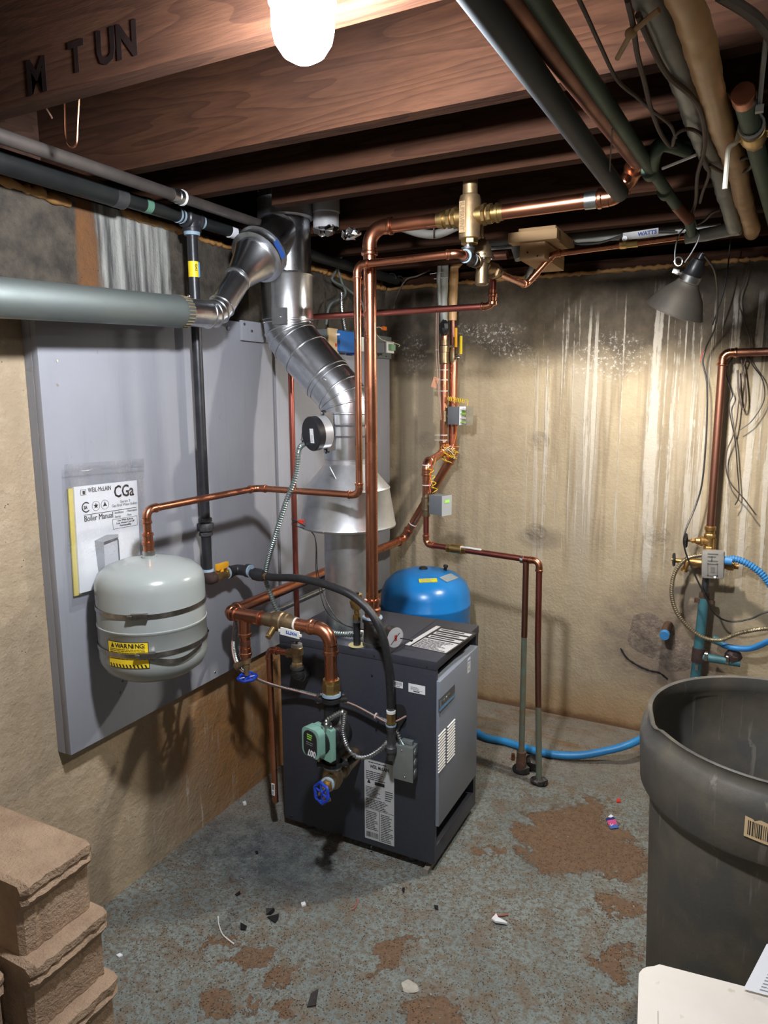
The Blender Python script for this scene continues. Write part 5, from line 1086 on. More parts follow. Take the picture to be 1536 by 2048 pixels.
MB().sph(ps+V((.012, -.03, -.05)), .006).build('cover_screw', PAPER, pw_)
m = MB(); m.lathe([(0, .010), (.07, .010)], (ps.x-.005, SY, ps.z+.03), (0, 0, 1), 12); m.build('riser_nipple', BR2, pw_)
svf = thing('service_manifold', 'brass manifold with hose cock behind the pressure switch', 'valve', (sx, SY, ps.z-.15))
zz1 = ps.z-.012; m = MB(); m.lathe([(-.085, .013), (-.06, .018), (-.04, .018), (.07, .016), (.085, .02), (.1, .02), (.105, .012), (.12, .012)], (sx, SY, zz1), (1, 0, .0), 16); m.build('cross_pipe', BR2, svf)
m = MB(); m.lathe([(0, .011), (.03, .011), (.033, .014), (.045, .014)], (sx-.08, SY-.005, zz1), (-.3, -.3, -1), 12); m.lathe([(0, .012), (.05, .009)], (sx-.08, SY, zz1), (-1, -.15, .05), 12); m.build('hose_cock', BR2, svf); wheel(svf, V((sx-.135, SY-.01, zz1+.006)), (-1, -.2, 0), .026, BLACKP)
pb = PX(1408, 1196, y=SY); m = MB(); m.cyl((sx, SY, zz1), (pb.x, SY, pb.z), .015, n=14); m.build('drop', IRON_GREY, svf); m = MB(); hexn(m, (pb.x, SY, pb.z-.005), (0, 0, 1), .021, .03); m.box((pb.x, SY-.005, pb.z-.012), (.075, .02, .018)); m.build('barb_clamp', mat('rust', (0, 0, 0)), svf)
TEAL = mat('teal_pipe', (.045, .16, .19), (.035, .12, .15), 20, .5, 0, .1)
tp = thing('teal_service_pipe', 'faded teal plastic pipe below the service manifold with clamped tee', 'pipe', PX(1385, 1350, y=SY))
p_a, p_b, p_c = V((pb.x, SY, pb.z)), PX(1396, 1310, y=SY), PX(1384, 1360, y=SY)
MB().cyl(p_a, p_b, .021, .0215, n=18).build('upper_pipe', TEAL, tp); MB().cyl(p_b, p_c+V((0, 0, -.3)), .0215, n=18).build('lower_pipe', TEAL, tp)
m = MB(); m.lathe([(-.03, .026), (.035, .026)], p_b, p_a-p_b, 16); m.build('iron_tee', mat('rusty_iron', (0, 0, 0)), tp)
q = PX(1425, 1316, y=SY); m = MB(); m.cyl(p_b+V((.0, 0, -.005)), q+V((.11, 0, -.004)), .018, n=14); m.build('side_branch', TEAL, tp)
for P_ in (PX(1412, 1312, y=SY), PX(1455, 1318, y=SY), PX(1394, 1332, y=SY)):
    m = MB(); m.lathe([(-.006, .025), (.006, .025)], P_, (1, 0, -.02) if P_.x > 1.59 else (0, 0, 1), 16); m.box(P_+V((0, -.025, .006)), (.012, .012, .02)); m.build('hose_clamp', ALU if P_.x < 1.62 else STEEL, tp)
P_ = PX(1466, 1312, y=SY); m = MB(); m.sph(P_, .03, (1.2, .8, 1), 10, 8); m.rough(.004, 8); m.build('corroded_nut', mat('rusty_iron', (0, 0, 0)), tp, 20)
GOLDF = mat('gold_flex', (.42, .36, .25), (.30, .26, .18), 20, .4, .9)
flex('flexible_conduit', [ps+V((-.045, 0, .035)), PX(1372, 1118, y=-.17), PX(1350, 1145, y=-.18), PX(1343, 1185, y=-.19), PX(1352, 1222, y=-.20), PX(1375, 1252, y=-.20), PX(1405, 1274, y=-.20), PX(1440, 1280, y=-.2), PX(1480, 1266, y=-.2), PX(1540, 1257, y=-.2), PX(1640, 1262, y=-.15), PX(1740, 1275, y=-.01)], .0095, GOLDF, 'tan metal flexible conduit looping below the pressure switch', 'conduit', pitch=.009)
BLUEF = mat('blue_flex', (.05, .25, .55), (.04, .2, .46), 20, .45)
flex('flexible_conduit', [ps+V((.045, 0, .02)), PX(1470, 1118, y=-.15), PX(1500, 1130, y=-.16), PX(1530, 1155, y=-.17), PX(1556, 1200, y=-.18), PX(1560, 1245, y=-.17), PX(1548, 1275, y=-.16)], .0155, BLUEF, 'light blue corrugated conduit leaving the pressure switch', 'conduit', pitch=.011, n=14)
MB().lathe([(0, .018), (.03, .018)], ps+V((.042, 0, .02)), (1, 0, 0), 14).build('conduit_fitting', BLUEF, pw_)
hz_ = thing('blue_wall_hose', 'blue plastic hose joined low on the service piping', 'hose', PX(1445, 1290, y=-.12))
MB().tube(spline([PX(1432, 1280, y=-.10), PX(1455, 1293, y=-.12), PX(1500, 1297, y=-.14), PX(1548, 1278, y=-.16)]), .0125, 12).build('hose', mat('blue_hose', (.03, .24, .60), (.025, .2, .52), 9, .42), hz_); m = MB(); m.lathe([(-.025, .018), (.02, .016)], PX(1437, 1283, y=-.105), (1, -.2, -.3), 12); m.build('coupling', TEAL, hz_)
# break-through: rough mortar, pipe stub with blue cap
bk_ = thing('mortar_patch', 'rough dark mortar patch broken out of the back wall', 'mortar patch', (1.44, -.01, .47))
g = G('mortar'); p = g.pos(); nn_ = g.noise(p, 22, 5, .7); MORT = g.done(g.mix(g.rng(nn_, .35, .65), (.27, .215, .165), (.13, .10, .085)), .95, 0, nn_, .8, .02)
def mound(cx, cz, rx_, rz_, h, seed):
    m = MB(); rnd = random.Random(seed); N = 22; Rg = 7; rings = []
    for k in range(Rg+1):
        f = 1-.94*k/Rg; rings.append([m.b.verts.new((cx+rx_*f*math.cos(6.2832*i/N)*(1+.18*math.sin(3*6.2832*i/N+seed)), .003-h*(1-f**1.6)*(1+rnd.uniform(-.3, .3)*f), cz+rz_*f*math.sin(6.2832*i/N)*(1+.15*math.cos(2*6.2832*i/N+seed)))) for i in range(N)])
    m.skin(rings, True); return m
mound(1.385, .485, .125, .115, .016, 2).build('mortar_mound', MORT, bk_, 20); mound(1.50, .40, .10, .09, .014, 5).build('mortar_mound', MORT, bk_, 20)
m = MB(); m.tube(spline([PX(x_, y_, y=-.004) for x_, y_ in ((1241, 1296), (1254, 1316), (1278, 1332), (1300, 1341), (1318, 1345), (1335, 1358))], 4), lambda i: .002+.0035*abs(math.sin(i*1.3)), 6); m.build('crack', DARK, bk_)
sb0 = PX(1337, 1250, y=-.02); sb1 = PX(1330, 1268, y=-.11)
st2 = thing('wall_pipe_stub', 'rusty pipe stub with a blue plug sticking out of the mortar patch', 'pipe stub', sb0)
MB().cyl(sb0, sb1, .021, n=18).build('stub', mat('rust', (0, 0, 0)), st2); MB().cyl(sb1, sb1+(sb1-sb0).normalized()*.02, .022, .0205, n=18).build('blue_plug', BLUEF, st2)
# ------------------------------------------------------------------ blue hose on the floor
hq = [PX(880, 1380, y=-.30), PX(935, 1440, y=-.33), V((.72, -.42, .019)), PX(1010, 1483, z=.019), PX(1085, 1505, z=.019), PX(1150, 1511, z=.03), PX(1210, 1502, z=.06), PX(1265, 1486, z=.10), PX(1330, 1450, z=.14)]
hq[0] = V((.50, -.28, .12)); hq[1] = V((.60, -.36, .05))
o = MB().tube(spline(hq, 12), .0165, 14).build('floor_hose', mat('blue_poly', (.03, .26, .58), (.022, .19, .46), 7, .38)); tag(o, 'blue polyethylene pipe lying across the floor behind the boiler', 'hose')
# ------------------------------------------------------------------ trash can
tcx, tcy, tz, trr = 1.849, -1.453, .78, .316
g = G('can_plastic'); p = g.pos(); n1 = g.noise(g.map(p, (14, 14, 1.0)), 2.2, 4, .65); n2 = g.noise(p, 9, 5, .6); n3 = g.noise(p, 90, 2)
col = g.mix(g.rng(n2, .4, .7), (.088, .083, .074), (.14, .122, .09)); col = g.mix(g.rng(n1, .62, .68, 0, .55), col, (.24, .22, .18))
CANM = g.done(col, g.rng(n2, .3, .7, .42, .62), 0, n3, .12, .004, .4)
can = thing('trash_can', 'large dark grey plastic trash can with barcode label', 'trash can', (tcx, tcy, 0))
pr_ = [(0, .276), (.01, .281), (tz-.23, .300), (tz-.215, .302), (tz-.20, .318), (tz-.185, .327), (tz-.07, .334), (tz-.045, .331), (tz-.03, .318), (tz-.018, .312), (tz-.004, .3145), (tz, .317), (tz+.003, .314), (tz, .306), (tz-.02, .302), (tz-.04, .304), (tz-.06, .315), (tz-.19, .312), (tz-.21, .297), (.02, .274), (.02, .001)]
m = MB(); m.lathe([(0, .001)]+pr_, (tcx, tcy, 0), (0, 0, 1), 72, False)
for v in m.b.verts:      # the lip is dented where it was torn
    a_ = math.atan2(v.co.y-tcy, v.co.x-tcx); d_ = a_-math.radians(-158)
    if v.co.z > tz-.05: v.co.z -= .016*math.exp(-(d_/.10)**2)*(1 if d_ > -.05 else .6)
m.build('can_shell', CANM, can, 40)
# label: wraps on the band
def on_can(px, py, z_guess, rad):
    lo_, hi_ = math.radians(-175), math.radians(-70)
    for _ in range(50):
        md_ = (lo_+hi_)/2; P = V((tcx+math.cos(md_)*rad, tcy+math.sin(md_)*rad, z_guess)); d = P-CAM; x_ = 768+FOC*d.dot(_R)/d.dot(_F)
        if x_ < px: lo_ = md_
        else: hi_ = md_
    return md_
LC = mat('can_label', (.70, .52, .30), (.62, .45, .25), 10, .6); rad = .3325
a0 = on_can(1480, 1640, .55, rad); a1 = a0+.36; P_ = V((tcx+math.cos(a0)*rad, tcy+math.sin(a0)*rad, 0)); zt3 = PX(1490, 1622, x=P_.x).z; zt3 = CAM.z+(PX(1490, 1620, y=P_.y).z-CAM.z); hl = .060
def wrapc(z0, z1, b0, b1, h, nm, m_, par, n=8):
    m = MB(); rg = []
    for i in range(n+1):
        a_ = b0+(b1-b0)*i/n
        def W(z, hh): r_ = .3318+hh; return V((tcx+math.cos(a_)*r_, tcy+math.sin(a_)*r_, z))
        dz = -(a_-a0)*.03
        rg.append([m.b.verts.new(W(z0+dz, h-.002)), m.b.verts.new(W(z1+dz, h-.002)), m.b.verts.new(W(z1+dz, h)), m.b.verts.new(W(z0+dz, h))])
    m.skin(rg); return m.build(nm, m_, par)
lbl = wrapc(zt3-hl, zt3, a0, a1, .0012, 'barcode_label', LC, can)
rnb = random.Random(12); a_ = a0+.02
m = MB()
while a_ < a1-.02:
    w_ = rnb.choice((.0025, .004, .006)); 
    def W(a, z, hh=.0016): r_ = .3318+hh; return V((tcx+math.cos(a)*r_, tcy+math.sin(a)*r_, z-(a-a0)*.03))
    m.poly([W(a_, zt3-hl*.88), W(a_+w_, zt3-hl*.88), W(a_+w_, zt3-hl*.32), W(a_, zt3-hl*.32)], V((math.cos(a_), math.sin(a_), 0))*.0004); a_ += w_+rnb.choice((.004, .006, .009))
m.build('barcode', INK, lbl)
# ------------------------------------------------------------------ white bin near the camera, with papers
g = G('cream_plastic'); p = g.pos(); n1 = g.noise(p, 7, 4); st_ = g.mul(g.rng(g.noise(p, 30, 3), .66, .72), .5); col = g.mix(g.rng(n1, .4, .7), (.66, .61, .54), (.60, .55, .485)); col = g.mix(st_, col, (.38, .30, .2)); CREAM = g.done(col, .45, 0, None)
wb0 = PX(1284, 1932, z=.60); wang = .11
wbx = thing('white_bin', 'cream white plastic bin with rounded corners and seamed lid', 'bin', (wb0.x+.22, wb0.y-.2, 0))
S10 = Sheet((wb0.x, wb0.y, 0), (math.cos(wang), math.sin(wang), 0), (-math.sin(-wang)*-1, math.cos(wang), 0))
S10.u = V((-math.sin(wang), math.cos(wang), 0)); S10.n = V((0, 0, 1))
m = rounded(S10, .23, -.19, .46, .40, .030, 0, .585); m.build('bin_body', CREAM, wbx)
m = rounded(S10, .23, -.19, .47, .41, .034, .585, .600); bmesh.ops.bevel(m.b, geom=[e for e in m.b.edges if e.verts[0].co.z > .599 and e.verts[1].co.z > .599], offset=.006, segments=3, affect='EDGES'); m.build('lid', CREAM, wbx)
m = MB(); m.box(S10.at(.026, -.22, .6004), (.0012, .26, .0008), Matrix.Rotation(wang, 3, 'Z')); m.build('lid_seam', mat('seam_grey', (.35, .30, .25), (.3, .26, .2), 20, .6), wbx)
pp = thing('folded_papers', 'printed white papers resting on the back of the cream bin', 'paper', PX(1500, 1985, z=.602))
c = PX(1487, 1978, z=.604); S11 = Sheet(c, (1, .10, .0), (.30, .5, .55)); m = MB(); S11.rect(m, 0, 0, .16, .085, -.001, .001); m.build('sheet', PAPER, pp); m = MB(); S11.rows(m, .022, .15, .055, .005, 9, .4, .001); m.build('print', GREYINK, pp); m = MB(); S11.rect(m, .026, .066, .034, .076, .001, .0014); m.build('heading', INK, pp)
# ------------------------------------------------------------------ stacked wall blocks
g = G('block_concrete'); p = g.pos(); n1 = g.noise(p, 9, 5, .65); n2 = g.noise(p, 120, 3, .7); BLK = g.done(g.mix(g.rng(n1, .35, .7), (.42, .30, .205), (.29, .20, .135)), .95, 0, g.add(n1, g.mul(n2, .6)), .9, .012, .15)
pc = PX(187, 1679, z=.55); pn = PX(45, 1776, z=.55)
def block(xr, xl, y0, y1, z0, z1, seed, label):
    m = MB(); h = z1-z0; ch = .012
    prof = [(xr-.022, z0), (xr-.022, z1-.075), (xr-.004, z1-.052), (xr, z1-.046), (xr-.006, z1-.034), (xr, z1-.026), (xr, z1-.008), (xr-.010, z1), (xl, z1), (xl, z0)]
    N = 16; rg = []; rnd = random.Random(seed)
    for i in range(N+1):
        f = i/N; y = y0+(y1-y0)*f; e = .012*(1 if i in (0, N) else 0)
        rg.append([m.b.verts.new((x-(e if x > xl else 0)+rnd.uniform(-.003, .003), y+rnd.uniform(-.002, .002), max(z0, min(z1, z-(e*.6 if z > z1-.02 else 0)+rnd.uniform(-.0018, .0018)*(z not in (z0,))))) ) for x, z in prof])
    m.skin(rg); o = m.build('retaining_block', BLK, None, 25); tag(o, label, 'block', 'concrete retaining wall blocks stacked by the left wall')
X_ = pc.x; Y0, Y1 = pn.y, pc.y
block(X_, .03, Y0, Y1, .367, .55, 1, 'tan concrete retaining block topmost of the stack by the wall')
block(X_+.022, .04, Y0-.012, Y1+.012, .184, .366, 2, 'tan concrete retaining block second from the top of its stack')
block(X_+.035, .03, Y0-.02, Y1+.02, 0, .183, 3, 'tan concrete retaining block at the foot of the tall stack')
q = PX(14, 1945, z=.36)
block(q.x-.005, .02, Y0-.24, Y0-.035, .19, .36, 4, 'tan concrete retaining block topmost of the lower stack'); block(q.x+.0, .02, Y0-.245, Y0-.04, 0, .189, 5, 'tan concrete retaining block at the foot of the lower stack')
# ------------------------------------------------------------------ pipes under the joists, left side
gm = thing('black_gas_main', 'black iron gas main running along the top of the left wall', 'pipe', (GX, -1.5, gt-.03))
ABSM = mat('black_pipe_worn', (.008, .0095, .0105), (.018, .021, .020), 9, .45, .2, .1)
MB().cyl((GX, -3.6, gt-.006), (GX, -1.86, gt-.002), .029, n=20).build('wide_pipe', ABSM, gm); MB().cyl((GX, -1.87, gt-.002), (GX, -.08, gt+.012), .021, n=20).build('pipe', ABSM, gm)
m = MB(); m.lathe([(-.035, .027), (-.03, .031), (-.022, .031), (-.02, .026), (.02, .026), (.022, .031), (.03, .031), (.035, .027)], (GX, gy, gt), (0, 1, 0), 20); m.lathe([(0, .026), (.028, .026), (.03, .030), (.04, .030)], (GX, gy, gt), (0, 0, -1), 20); m.build('tee', IRON, gm)
MB().lathe([(.040, .026), (.050, .024)], (GX, gy, gt), (0, 0, -1), 18).build('sealant_ring', TEFLON, gm)
for dy in (-.045, .045, -.06): MB().lathe([(-.003, .0235), (.003, .0225)], (GX, gy+dy, gt), (0, 1, 0), 18).build('sealant_ring', TEFLON, gm)
MB().lathe([(-.02, .030), (.02, .030)], (GX, -1.86, gt-.002), (0, 1, 0), 18).build('coupling', IRON_GREY, gm); MB().lathe([(-.012, .0225), (.012, .0225)], (GX, PX(292, 405, x=GX).y, gt), (0, 1, 0), 18).build('green_band', mat('green_band', (.10, .22, .16), (.08, .18, .13), 20, .5), gm)
q = PX(462, 458, x=GX).y; MB().lathe([(-.014, .0218), (.014, .0218)], (GX, q, gt), (0, 1, 0), 18).build('paper_label', PAPER, gm)
for yy in (-.14, -.05): MB().tube([V((GX, yy, gt+.012))+V((math.cos(a*.4), 0, math.sin(a*.4)))*.026 for a in range(10)], .003, 6).build('pipe_strap', ALU, gm)
sc2 = thing('steel_conduit', 'long grey steel conduit hung below the joists beside the gas main', 'conduit', (.19, -1.6, 2.15))
c1_, c2_ = PX(0, 287, x=.19), PX(500, 442, x=.19); dzz = 2.176; CONDM = mat('conduit_steel', (.085, .072, .064), (.055, .047, .044), 12, .55, .4)
ycp = PX(357, 389, x=.19).y
MB().cyl((.19, -3.6, dzz-.004), (.19, ycp, dzz), .0165, n=18).build('conduit', CONDM, sc2); MB().cyl((.19, ycp, dzz), (.19, -1.26, dzz+.002), .0155, n=18).build('conduit', CONDM, sc2)
m = MB(); m.lathe([(-.03, .019), (-.008, .019), (-.006, .021), (.01, .021)], (.19, ycp, dzz), (0, 1, 0), 18); m.build('coupling', ALU, sc2); MB().lathe([(.010, .0225), (.017, .0225)], (.19, ycp, dzz), (0, 1, 0), 18).build('white_ring', WHITE, sc2)
# bent copper wire and a nail on the joist
o = MB().tube(spline([PX(129, 205, y=-2.18), PX(131, 270, y=-2.18), PX(138, 290, y=-2.18), PX(146, 294, y=-2.18), PX(153, 285, y=-2.18), PX(155, 250, y=-2.18), PX(158, 195, y=-2.18)]), .0026, 6).build('copper_wire_loop', COPPER); tag(o, 'bright copper wire bent in a long U hanging behind the stencilled joist', 'wire')
q = PX(85, 205, y=-2.24); o = MB().cyl(q, PX(104, 236, y=-2.24), .0022, n=6).build('bent_nail', mat('rust', (0, 0, 0))); tag(o, 'old nail poking down under the stencilled joist', 'nail')
# ------------------------------------------------------------------ pipes under the joists, right side
def ceiling_pipe(name, label, p, q, r, m_, cat='pipe', wrap=0., seed=0, n=18):
    if wrap:
        P = resample([V(p), V(q)], .012); rnd = random.Random(seed); o_ = V((0, 0, 0)); jit = [rnd.uniform(-1, 1) for _ in P]
        rr = lambda i: r*(1+wrap*(.5*math.sin(i*.9)+.35*math.sin(i*.23+seed)+.3*jit[i])); P = [x+V((math.sin(i*.11+seed)*.003, 0, math.sin(i*.17)*.002)) for i, x in enumerate(P)]
        o = MB().tube(P, rr, n).build(name, m_, None, 60)
    else: o = MB().cyl(p, q, r, n=n).build(name, m_)
    return tag(o, label, cat)
ABSB = mat('abs_black', (.020, .025, .030), (.03, .036, .037), 5, .58, 0, .05); GREENP = mat('green_copper', (.10, .155, .115), (.055, .085, .06), 7, .55, .5, .15)
b1, b2 = PX(960, 0, z=2.12), PX(1222, 362, z=2.12)
def ext(a, b, y): return a+(b-a)*((y-a.y)/(b.y-a.y))
ceiling_pipe('black_drain_pipe', 'wide black plastic drain pipe slung below the joists', ext(b1, b2, -3.6), ext(b1, b2, -1.36), .0225, ABSB)
a1_, a2_ = PX(1075, 0, z=2.15), PX(1296, 330, z=2.15); grp = thing('green_tarnished_pipe', 'green tarnished copper pipe next to the black drain', 'pipe', ext(a1_, a2_, -1.8))
ge = PX(1352, 410, z=2.13); MB().cyl(ext(a1_, a2_, -3.6), a2_, .0150, n=18).build('pipe', GREENP, grp); MB().cyl(a2_, ge, .0150, n=18).build('pipe', GREENP, grp)
for P_ in (PX(1299, 345, z=2.145), PX(1330, 385, z=2.135)): m = MB(); m.lathe([(-.018, .0165), (-.016, .0185), (.016, .0185), (.018, .0165)], P_, a2_-a1_, 16); m.build('coupling', GREENP, grp)
ge2 = PX(1378, 440, z=2.10); MB().cyl(ge, ge2, .0160, n=16).build('old_elbow', COPPER_OLD, grp); MB().cyl(ge2, PX(1385, 478, y=-.62), .014, n=14).build('old_drop', GREENP, grp)
q = PX(1312, 300, z=2.15); m = MB(); m.tube(spline([PX(1302, 345, z=2.15), PX(1310, 305, z=2.16), PX(1330, 288, z=2.17), PX(1375, 300, z=2.17)]), .017, 14); m.build('branch_elbow', GREENP, grp)
GTAPE = mat('grey_tape', (.36, .37, .345), (.27, .28, .26), 10, .36, 0, .25); TTAPE = mat('tan_tape', (.62, .37, .165), (.48, .27, .115), 8, .34, 0, .25)
y1_, y2_ = PX(1300, 0, z=2.155), PX(1455, 398, z=2.155); y3_ = PX(1470, 455, z=2.12)
gi = thing('grey_wrapped_pipe', 'pipe wrapped in glossy grey tape under the joists', 'pipe', ext(y1_, y2_, -1.6))
def wrapped(t, nm, P0, r, m_, seed):
    P = resample(P0, .011); rnd = random.Random(seed); jit = [rnd.uniform(-1, 1) for _ in P]
    MB().tube([x+V((math.sin(i*.10+seed)*.003, 0, math.sin(i*.17+seed)*.0025)) for i, x in enumerate(P)], lambda i: r*(1+.025*math.sin(i*.8)+.05*math.sin(i*.21+seed)+.03*jit[i]), 18).build(nm, m_, t, 60)
wrapped(gi, 'wrap', [ext(y1_, y2_, -3.4), y2_, y3_], .0222, GTAPE, 1); yl_ = PX(1415, 468, z=2.115); wrapped(gi, 'wrap', [y3_+V((.012, .0, -.004)), yl_, PX(1370, 474, z=2.115)], .021, GTAPE, 2)
x1_, x2_ = PX(1368, 0, z=2.14), PX(1490, 398, z=2.14); x3_ = PX(1503, 460, z=2.12)
ti = thing('tan_wrapped_pipe', 'pipe wrapped in wrinkled tan tape under the joists', 'pipe', ext(x1_, x2_, -1.6)); wrapped(ti, 'wrap', [ext(x1_, x2_, -3.3), x2_, x3_], .0235, TTAPE, 3); wrapped(ti, 'wrap_end', [x3_+V((0, 0, .0)), x3_+V((.004, .10, .01))], .022, TTAPE, 4)
v1, v2 = PX(1488, 195, z=2.13), PX(1548, 445, z=2.13)
rvp = thing('capped_valve_pipe', 'capped green pipe with brass ball valve and white lever', 'pipe', v1)
MB().cyl(v1, v1+(v2-v1)*1.2, .0185, n=18).build('pipe', GREENP, rvp); MB().lathe([(-.022, .019), (-.02, .0205), (.012, .0205), (.014, .0185)], v1, v2-v1, 18).build('copper_cap', COPPER, rvp)
vb_ = PX(1507, 268, z=2.13); dv_ = (v2-v1).normalized(); m = MB(); m.lathe([(-.03, .02), (-.028, .024), (-.01, .027), (.01, .027), (.028, .024), (.03, .02)], vb_, dv_, 18); hexn(m, vb_+dv_*.03, dv_, .022, .02, 8); m.lathe([(0, .010), (.035, .010)], vb_, (-1, 0, -.1), 12); m.lathe([(0, .010), (.03, .010)], vb_, (1, 0, 0), 12); m.build('ball_valve', BRASS, rvp)
MB().lathe([(-.055, .0205), (-.032, .0225)], vb_, dv_, 18).build('black_sleeve', BLACKP, rvp)
yv = vb_.y-.02; m = MB(); LP = [PX(1478, 262, y=yv), PX(1473, 283, y=yv), PX(1458, 296, y=yv), PX(1454, 330, y=yv), PX(1450, 378, y=yv)]; m.tube(spline(LP, 5), .0052, 8); m.build('lever', mat('cream_lever', (.72, .66, .52), (.66, .6, .47), 10, .4), rvp)
TIE = mat('cable_tie_grey', (.42, .41, .38), (.36, .35, .33), 10, .4)
m = MB(); tp0 = vb_-dv_*.055; u_ = V((1, 0, 0)); w_ = dv_.cross(u_).normalized(); m.tube([tp0+(u_*math.cos(i*.42)+w_*math.sin(i*.42))*.022 for i in range(15)], .0032, 6, True); m.build('cable_tie', TIE, rvp); m = MB(); m.tube([PX(1518, 218, z=2.125), PX(1524, 150, z=2.16), PX(1534, 60, z=2.19)], .0045, 6); m.box(PX(1519, 218, z=2.12), (.014, .012, .012)); m.build('tie_tail', TIE, rvp)
# tie wraps and wires among the wrapped pipes
TAN = mat('tan_cord', (.42, .27, .14), (.34, .21, .1), 20, .6); BRW = mat('brown_wire', (.085, .055, .042), (.055, .036, .03), 20, .55)
o = thing('tan_strap_tie', 'tan plastic tie knotted round the grey wrapped pipe', 'cable tie', PX(1262, 65, z=2.12))
m = MB(); m.tube([PX(1235, 116, z=2.125), PX(1262, 66, z=2.12), PX(1290, 42, z=2.12), PX(1318, 20, z=2.125)], .0042, 8); m.sph(PX(1262, 66, z=2.118), .009, (1, 1, .8)); m.tube([PX(1262, 66, z=2.12), PX(1264, 45, z=2.13), PX(1268, 8, z=2.15)], .0024, 6); m.build('tie', TAN, o)
o = MB().cyl(PX(1325, 337, z=2.12), PX(1392, 310, z=2.12), .0035, n=6).build('cut_tie_end', WHITE); tag(o, 'white cut end of a cable tie sticking out of the grey wrap', 'cable tie')
for i, (pts, r, lab) in enumerate((
    ([(1255, 0), (1266, 50), (1275, 110), (1288, 160), (1300, 210), (1318, 260), (1338, 290), (1352, 294)], .0042, 'brown cable hanging in a slack curve left of the grey wrapped pipe'),
    ([(1276, 30), (1300, 85), (1335, 150), (1375, 185), (1398, 215), (1408, 255), (1408, 300), (1395, 350), (1392, 400), (1385, 430), (1393, 452)], .0048, 'brown cable crossing over the grey wrapped pipe'),
    ([(1156, -5), (1175, 35), (1200, 90), (1235, 160), (1275, 195), (1310, 225), (1340, 250), (1352, 275)], .0032, 'thin brown wire sagging between the green pipe and the grey wrap'),
    ([(1345, 290), (1352, 268), (1378, 258), (1402, 270), (1410, 290), (1405, 310), (1418, 345), (1405, 385), (1400, 405)], .004, 'dark cable looped over the end of the grey wrap'),
    ([(1418, 330), (1450, 345), (1490, 342), (1505, 328), (1500, 315), (1480, 318)], .004, 'dark cable loop beside the capped valve pipe'),
    ([(1396, 448), (1410, 440), (1425, 425), (1440, 420)], .004, 'frayed cable end by the lamp hook'),
    ([(1225, 258), (1222, 300), (1219, 345)], .0016, 'thin dark string hanging off the brown copper pipe'))):
    zz_ = 2.125 if i != 6 else 2.11; o = MB().tube(spline([PX(a, b, z=zz_) for a, b in pts]), r, 8).build('ceiling_cable', BRW); tag(o, lab, 'cable')
o = MB().tube(spline([PX(a, b, z=2.18) for a, b in ((1440, -10), (1490, 20), (1520, 45), (1560, 100))]), .009, 8).build('ceiling_cable', mat('grey_cable', (.16, .13, .11), (.12, .1, .085), 20, .55)); tag(o, 'thick grey cable crossing the joists above the tan wrap', 'cable')
# wooden block under the joists, grey taped run beside it
wbk = thing('wood_block', 'fresh pine block and plate nailed under the joists above the feed line', 'wood block', PX(1065, 500, y=-.78))
qa, qb = PX(1040, 487, y=-.80), PX(1089, 516, y=-.80); MB().bb((qa.x, -.80, qb.z), (qb.x, -.50, qa.z), .002).build('block', WOODN, wbk)
qa2, qb2 = PX(1016, 468, y=-.82), PX(1113, 488, y=-.82); MB().bb((qa2.x, -.82, qa.z+.001), (qb2.x, -.76, qa.z+.036), .002).build('plate', WOODN, wbk); MB().bb((qa2.x+.02, -.76, qa.z+.012), (qb2.x-.02, -.45, JB-.001), .002).build('packer', WOODN, wbk)
for a, b in ((1055, 505), (1075, 512)): q = PX(a, b, y=-.80); MB().sph((q.x, -.801, q.z), .003).build('nail', DARK, wbk)
gh = thing('grey_taped_branch', 'grey taped pipe running along the joists behind the pine block', 'pipe', PX(1100, 480, y=-.44)); zgh = 2.165
wrapped(gh, 'wrap', [PX(960, 492, y=-.46), PX(1030, 486, y=-.44)], .022, GTAPE, 6); MB().cyl(PX(1030, 482, y=-.42)*1, V((1.58, -.42, PX(1390, 462, y=-.42).z)), .021, n=16).build('pipe', GTAPE, gh)
wrapped(gh, 'loose_tail', [PX(1030, 490, y=-.45), PX(1038, 520, y=-.46)], .020, GTAPE, 7); wrapped(gh, 'loose_tail', [PX(1068, 525, y=-.40), PX(1058, 545, y=-.40), PX(1050, 568, y=-.40)], .011, GTAPE, 8)
MB().cyl(PX(985, 512, y=-.44), PX(1015, 510, y=-.44), .017, n=14).build('bare_copper', COPPER_OLD, gh)
o = MB().tube(spline([PX(a, b, y=-.47) for a, b in ((975, 495), (1020, 492), (1105, 472), (1150, 487), (1200, 485), (1250, 470), (1300, 463), (1350, 462))]), .0045, 8).build('black_cable', WIRE_B); tag(o, 'black cable draped along the grey taped branch', 'cable')
# wrapped tops of the wall risers
wr = thing('wrapped_riser_top', 'grey and tan taped tops of the wall risers below the joists', 'pipe', (lx, ly, 1.95))
wrapped(wr, 'grey_wrap', [PX(888, 668, y=ly), PX(888, 600, y=ly), PX(890, 520, y=ly), PX(892, 490, y=ly)], .0195, GTAPE, 9); wrapped(wr, 'grey_wrap', [PX(880, 610, y=ly-.03), PX(878, 560, y=ly-.03), PX(880, 515, y=ly-.03)], .009, GTAPE, 10)
wrapped(wr, 'tan_wrap', [PX(906, 640, y=yb_), PX(907, 560, y=yb_), PX(908, 535, y=yb_), PX(920, 520, y=yb_-.02), PX(945, 512, y=yb_-.03)], .021, TTAPE, 11)
m = MB(); m.sph(PX(888, 655, y=ly-.02), .028, (.9, .7, 1.3), 12, 8); m.rough(.004, 4); m.build('black_tape', BLACKP, wr, 20)
m = MB(); m.cyl(PX(906, 690, y=yb_), PX(906, 640, y=yb_), .0135, n=14); m.build('dark_pipe', COPPER_OLD, wr)
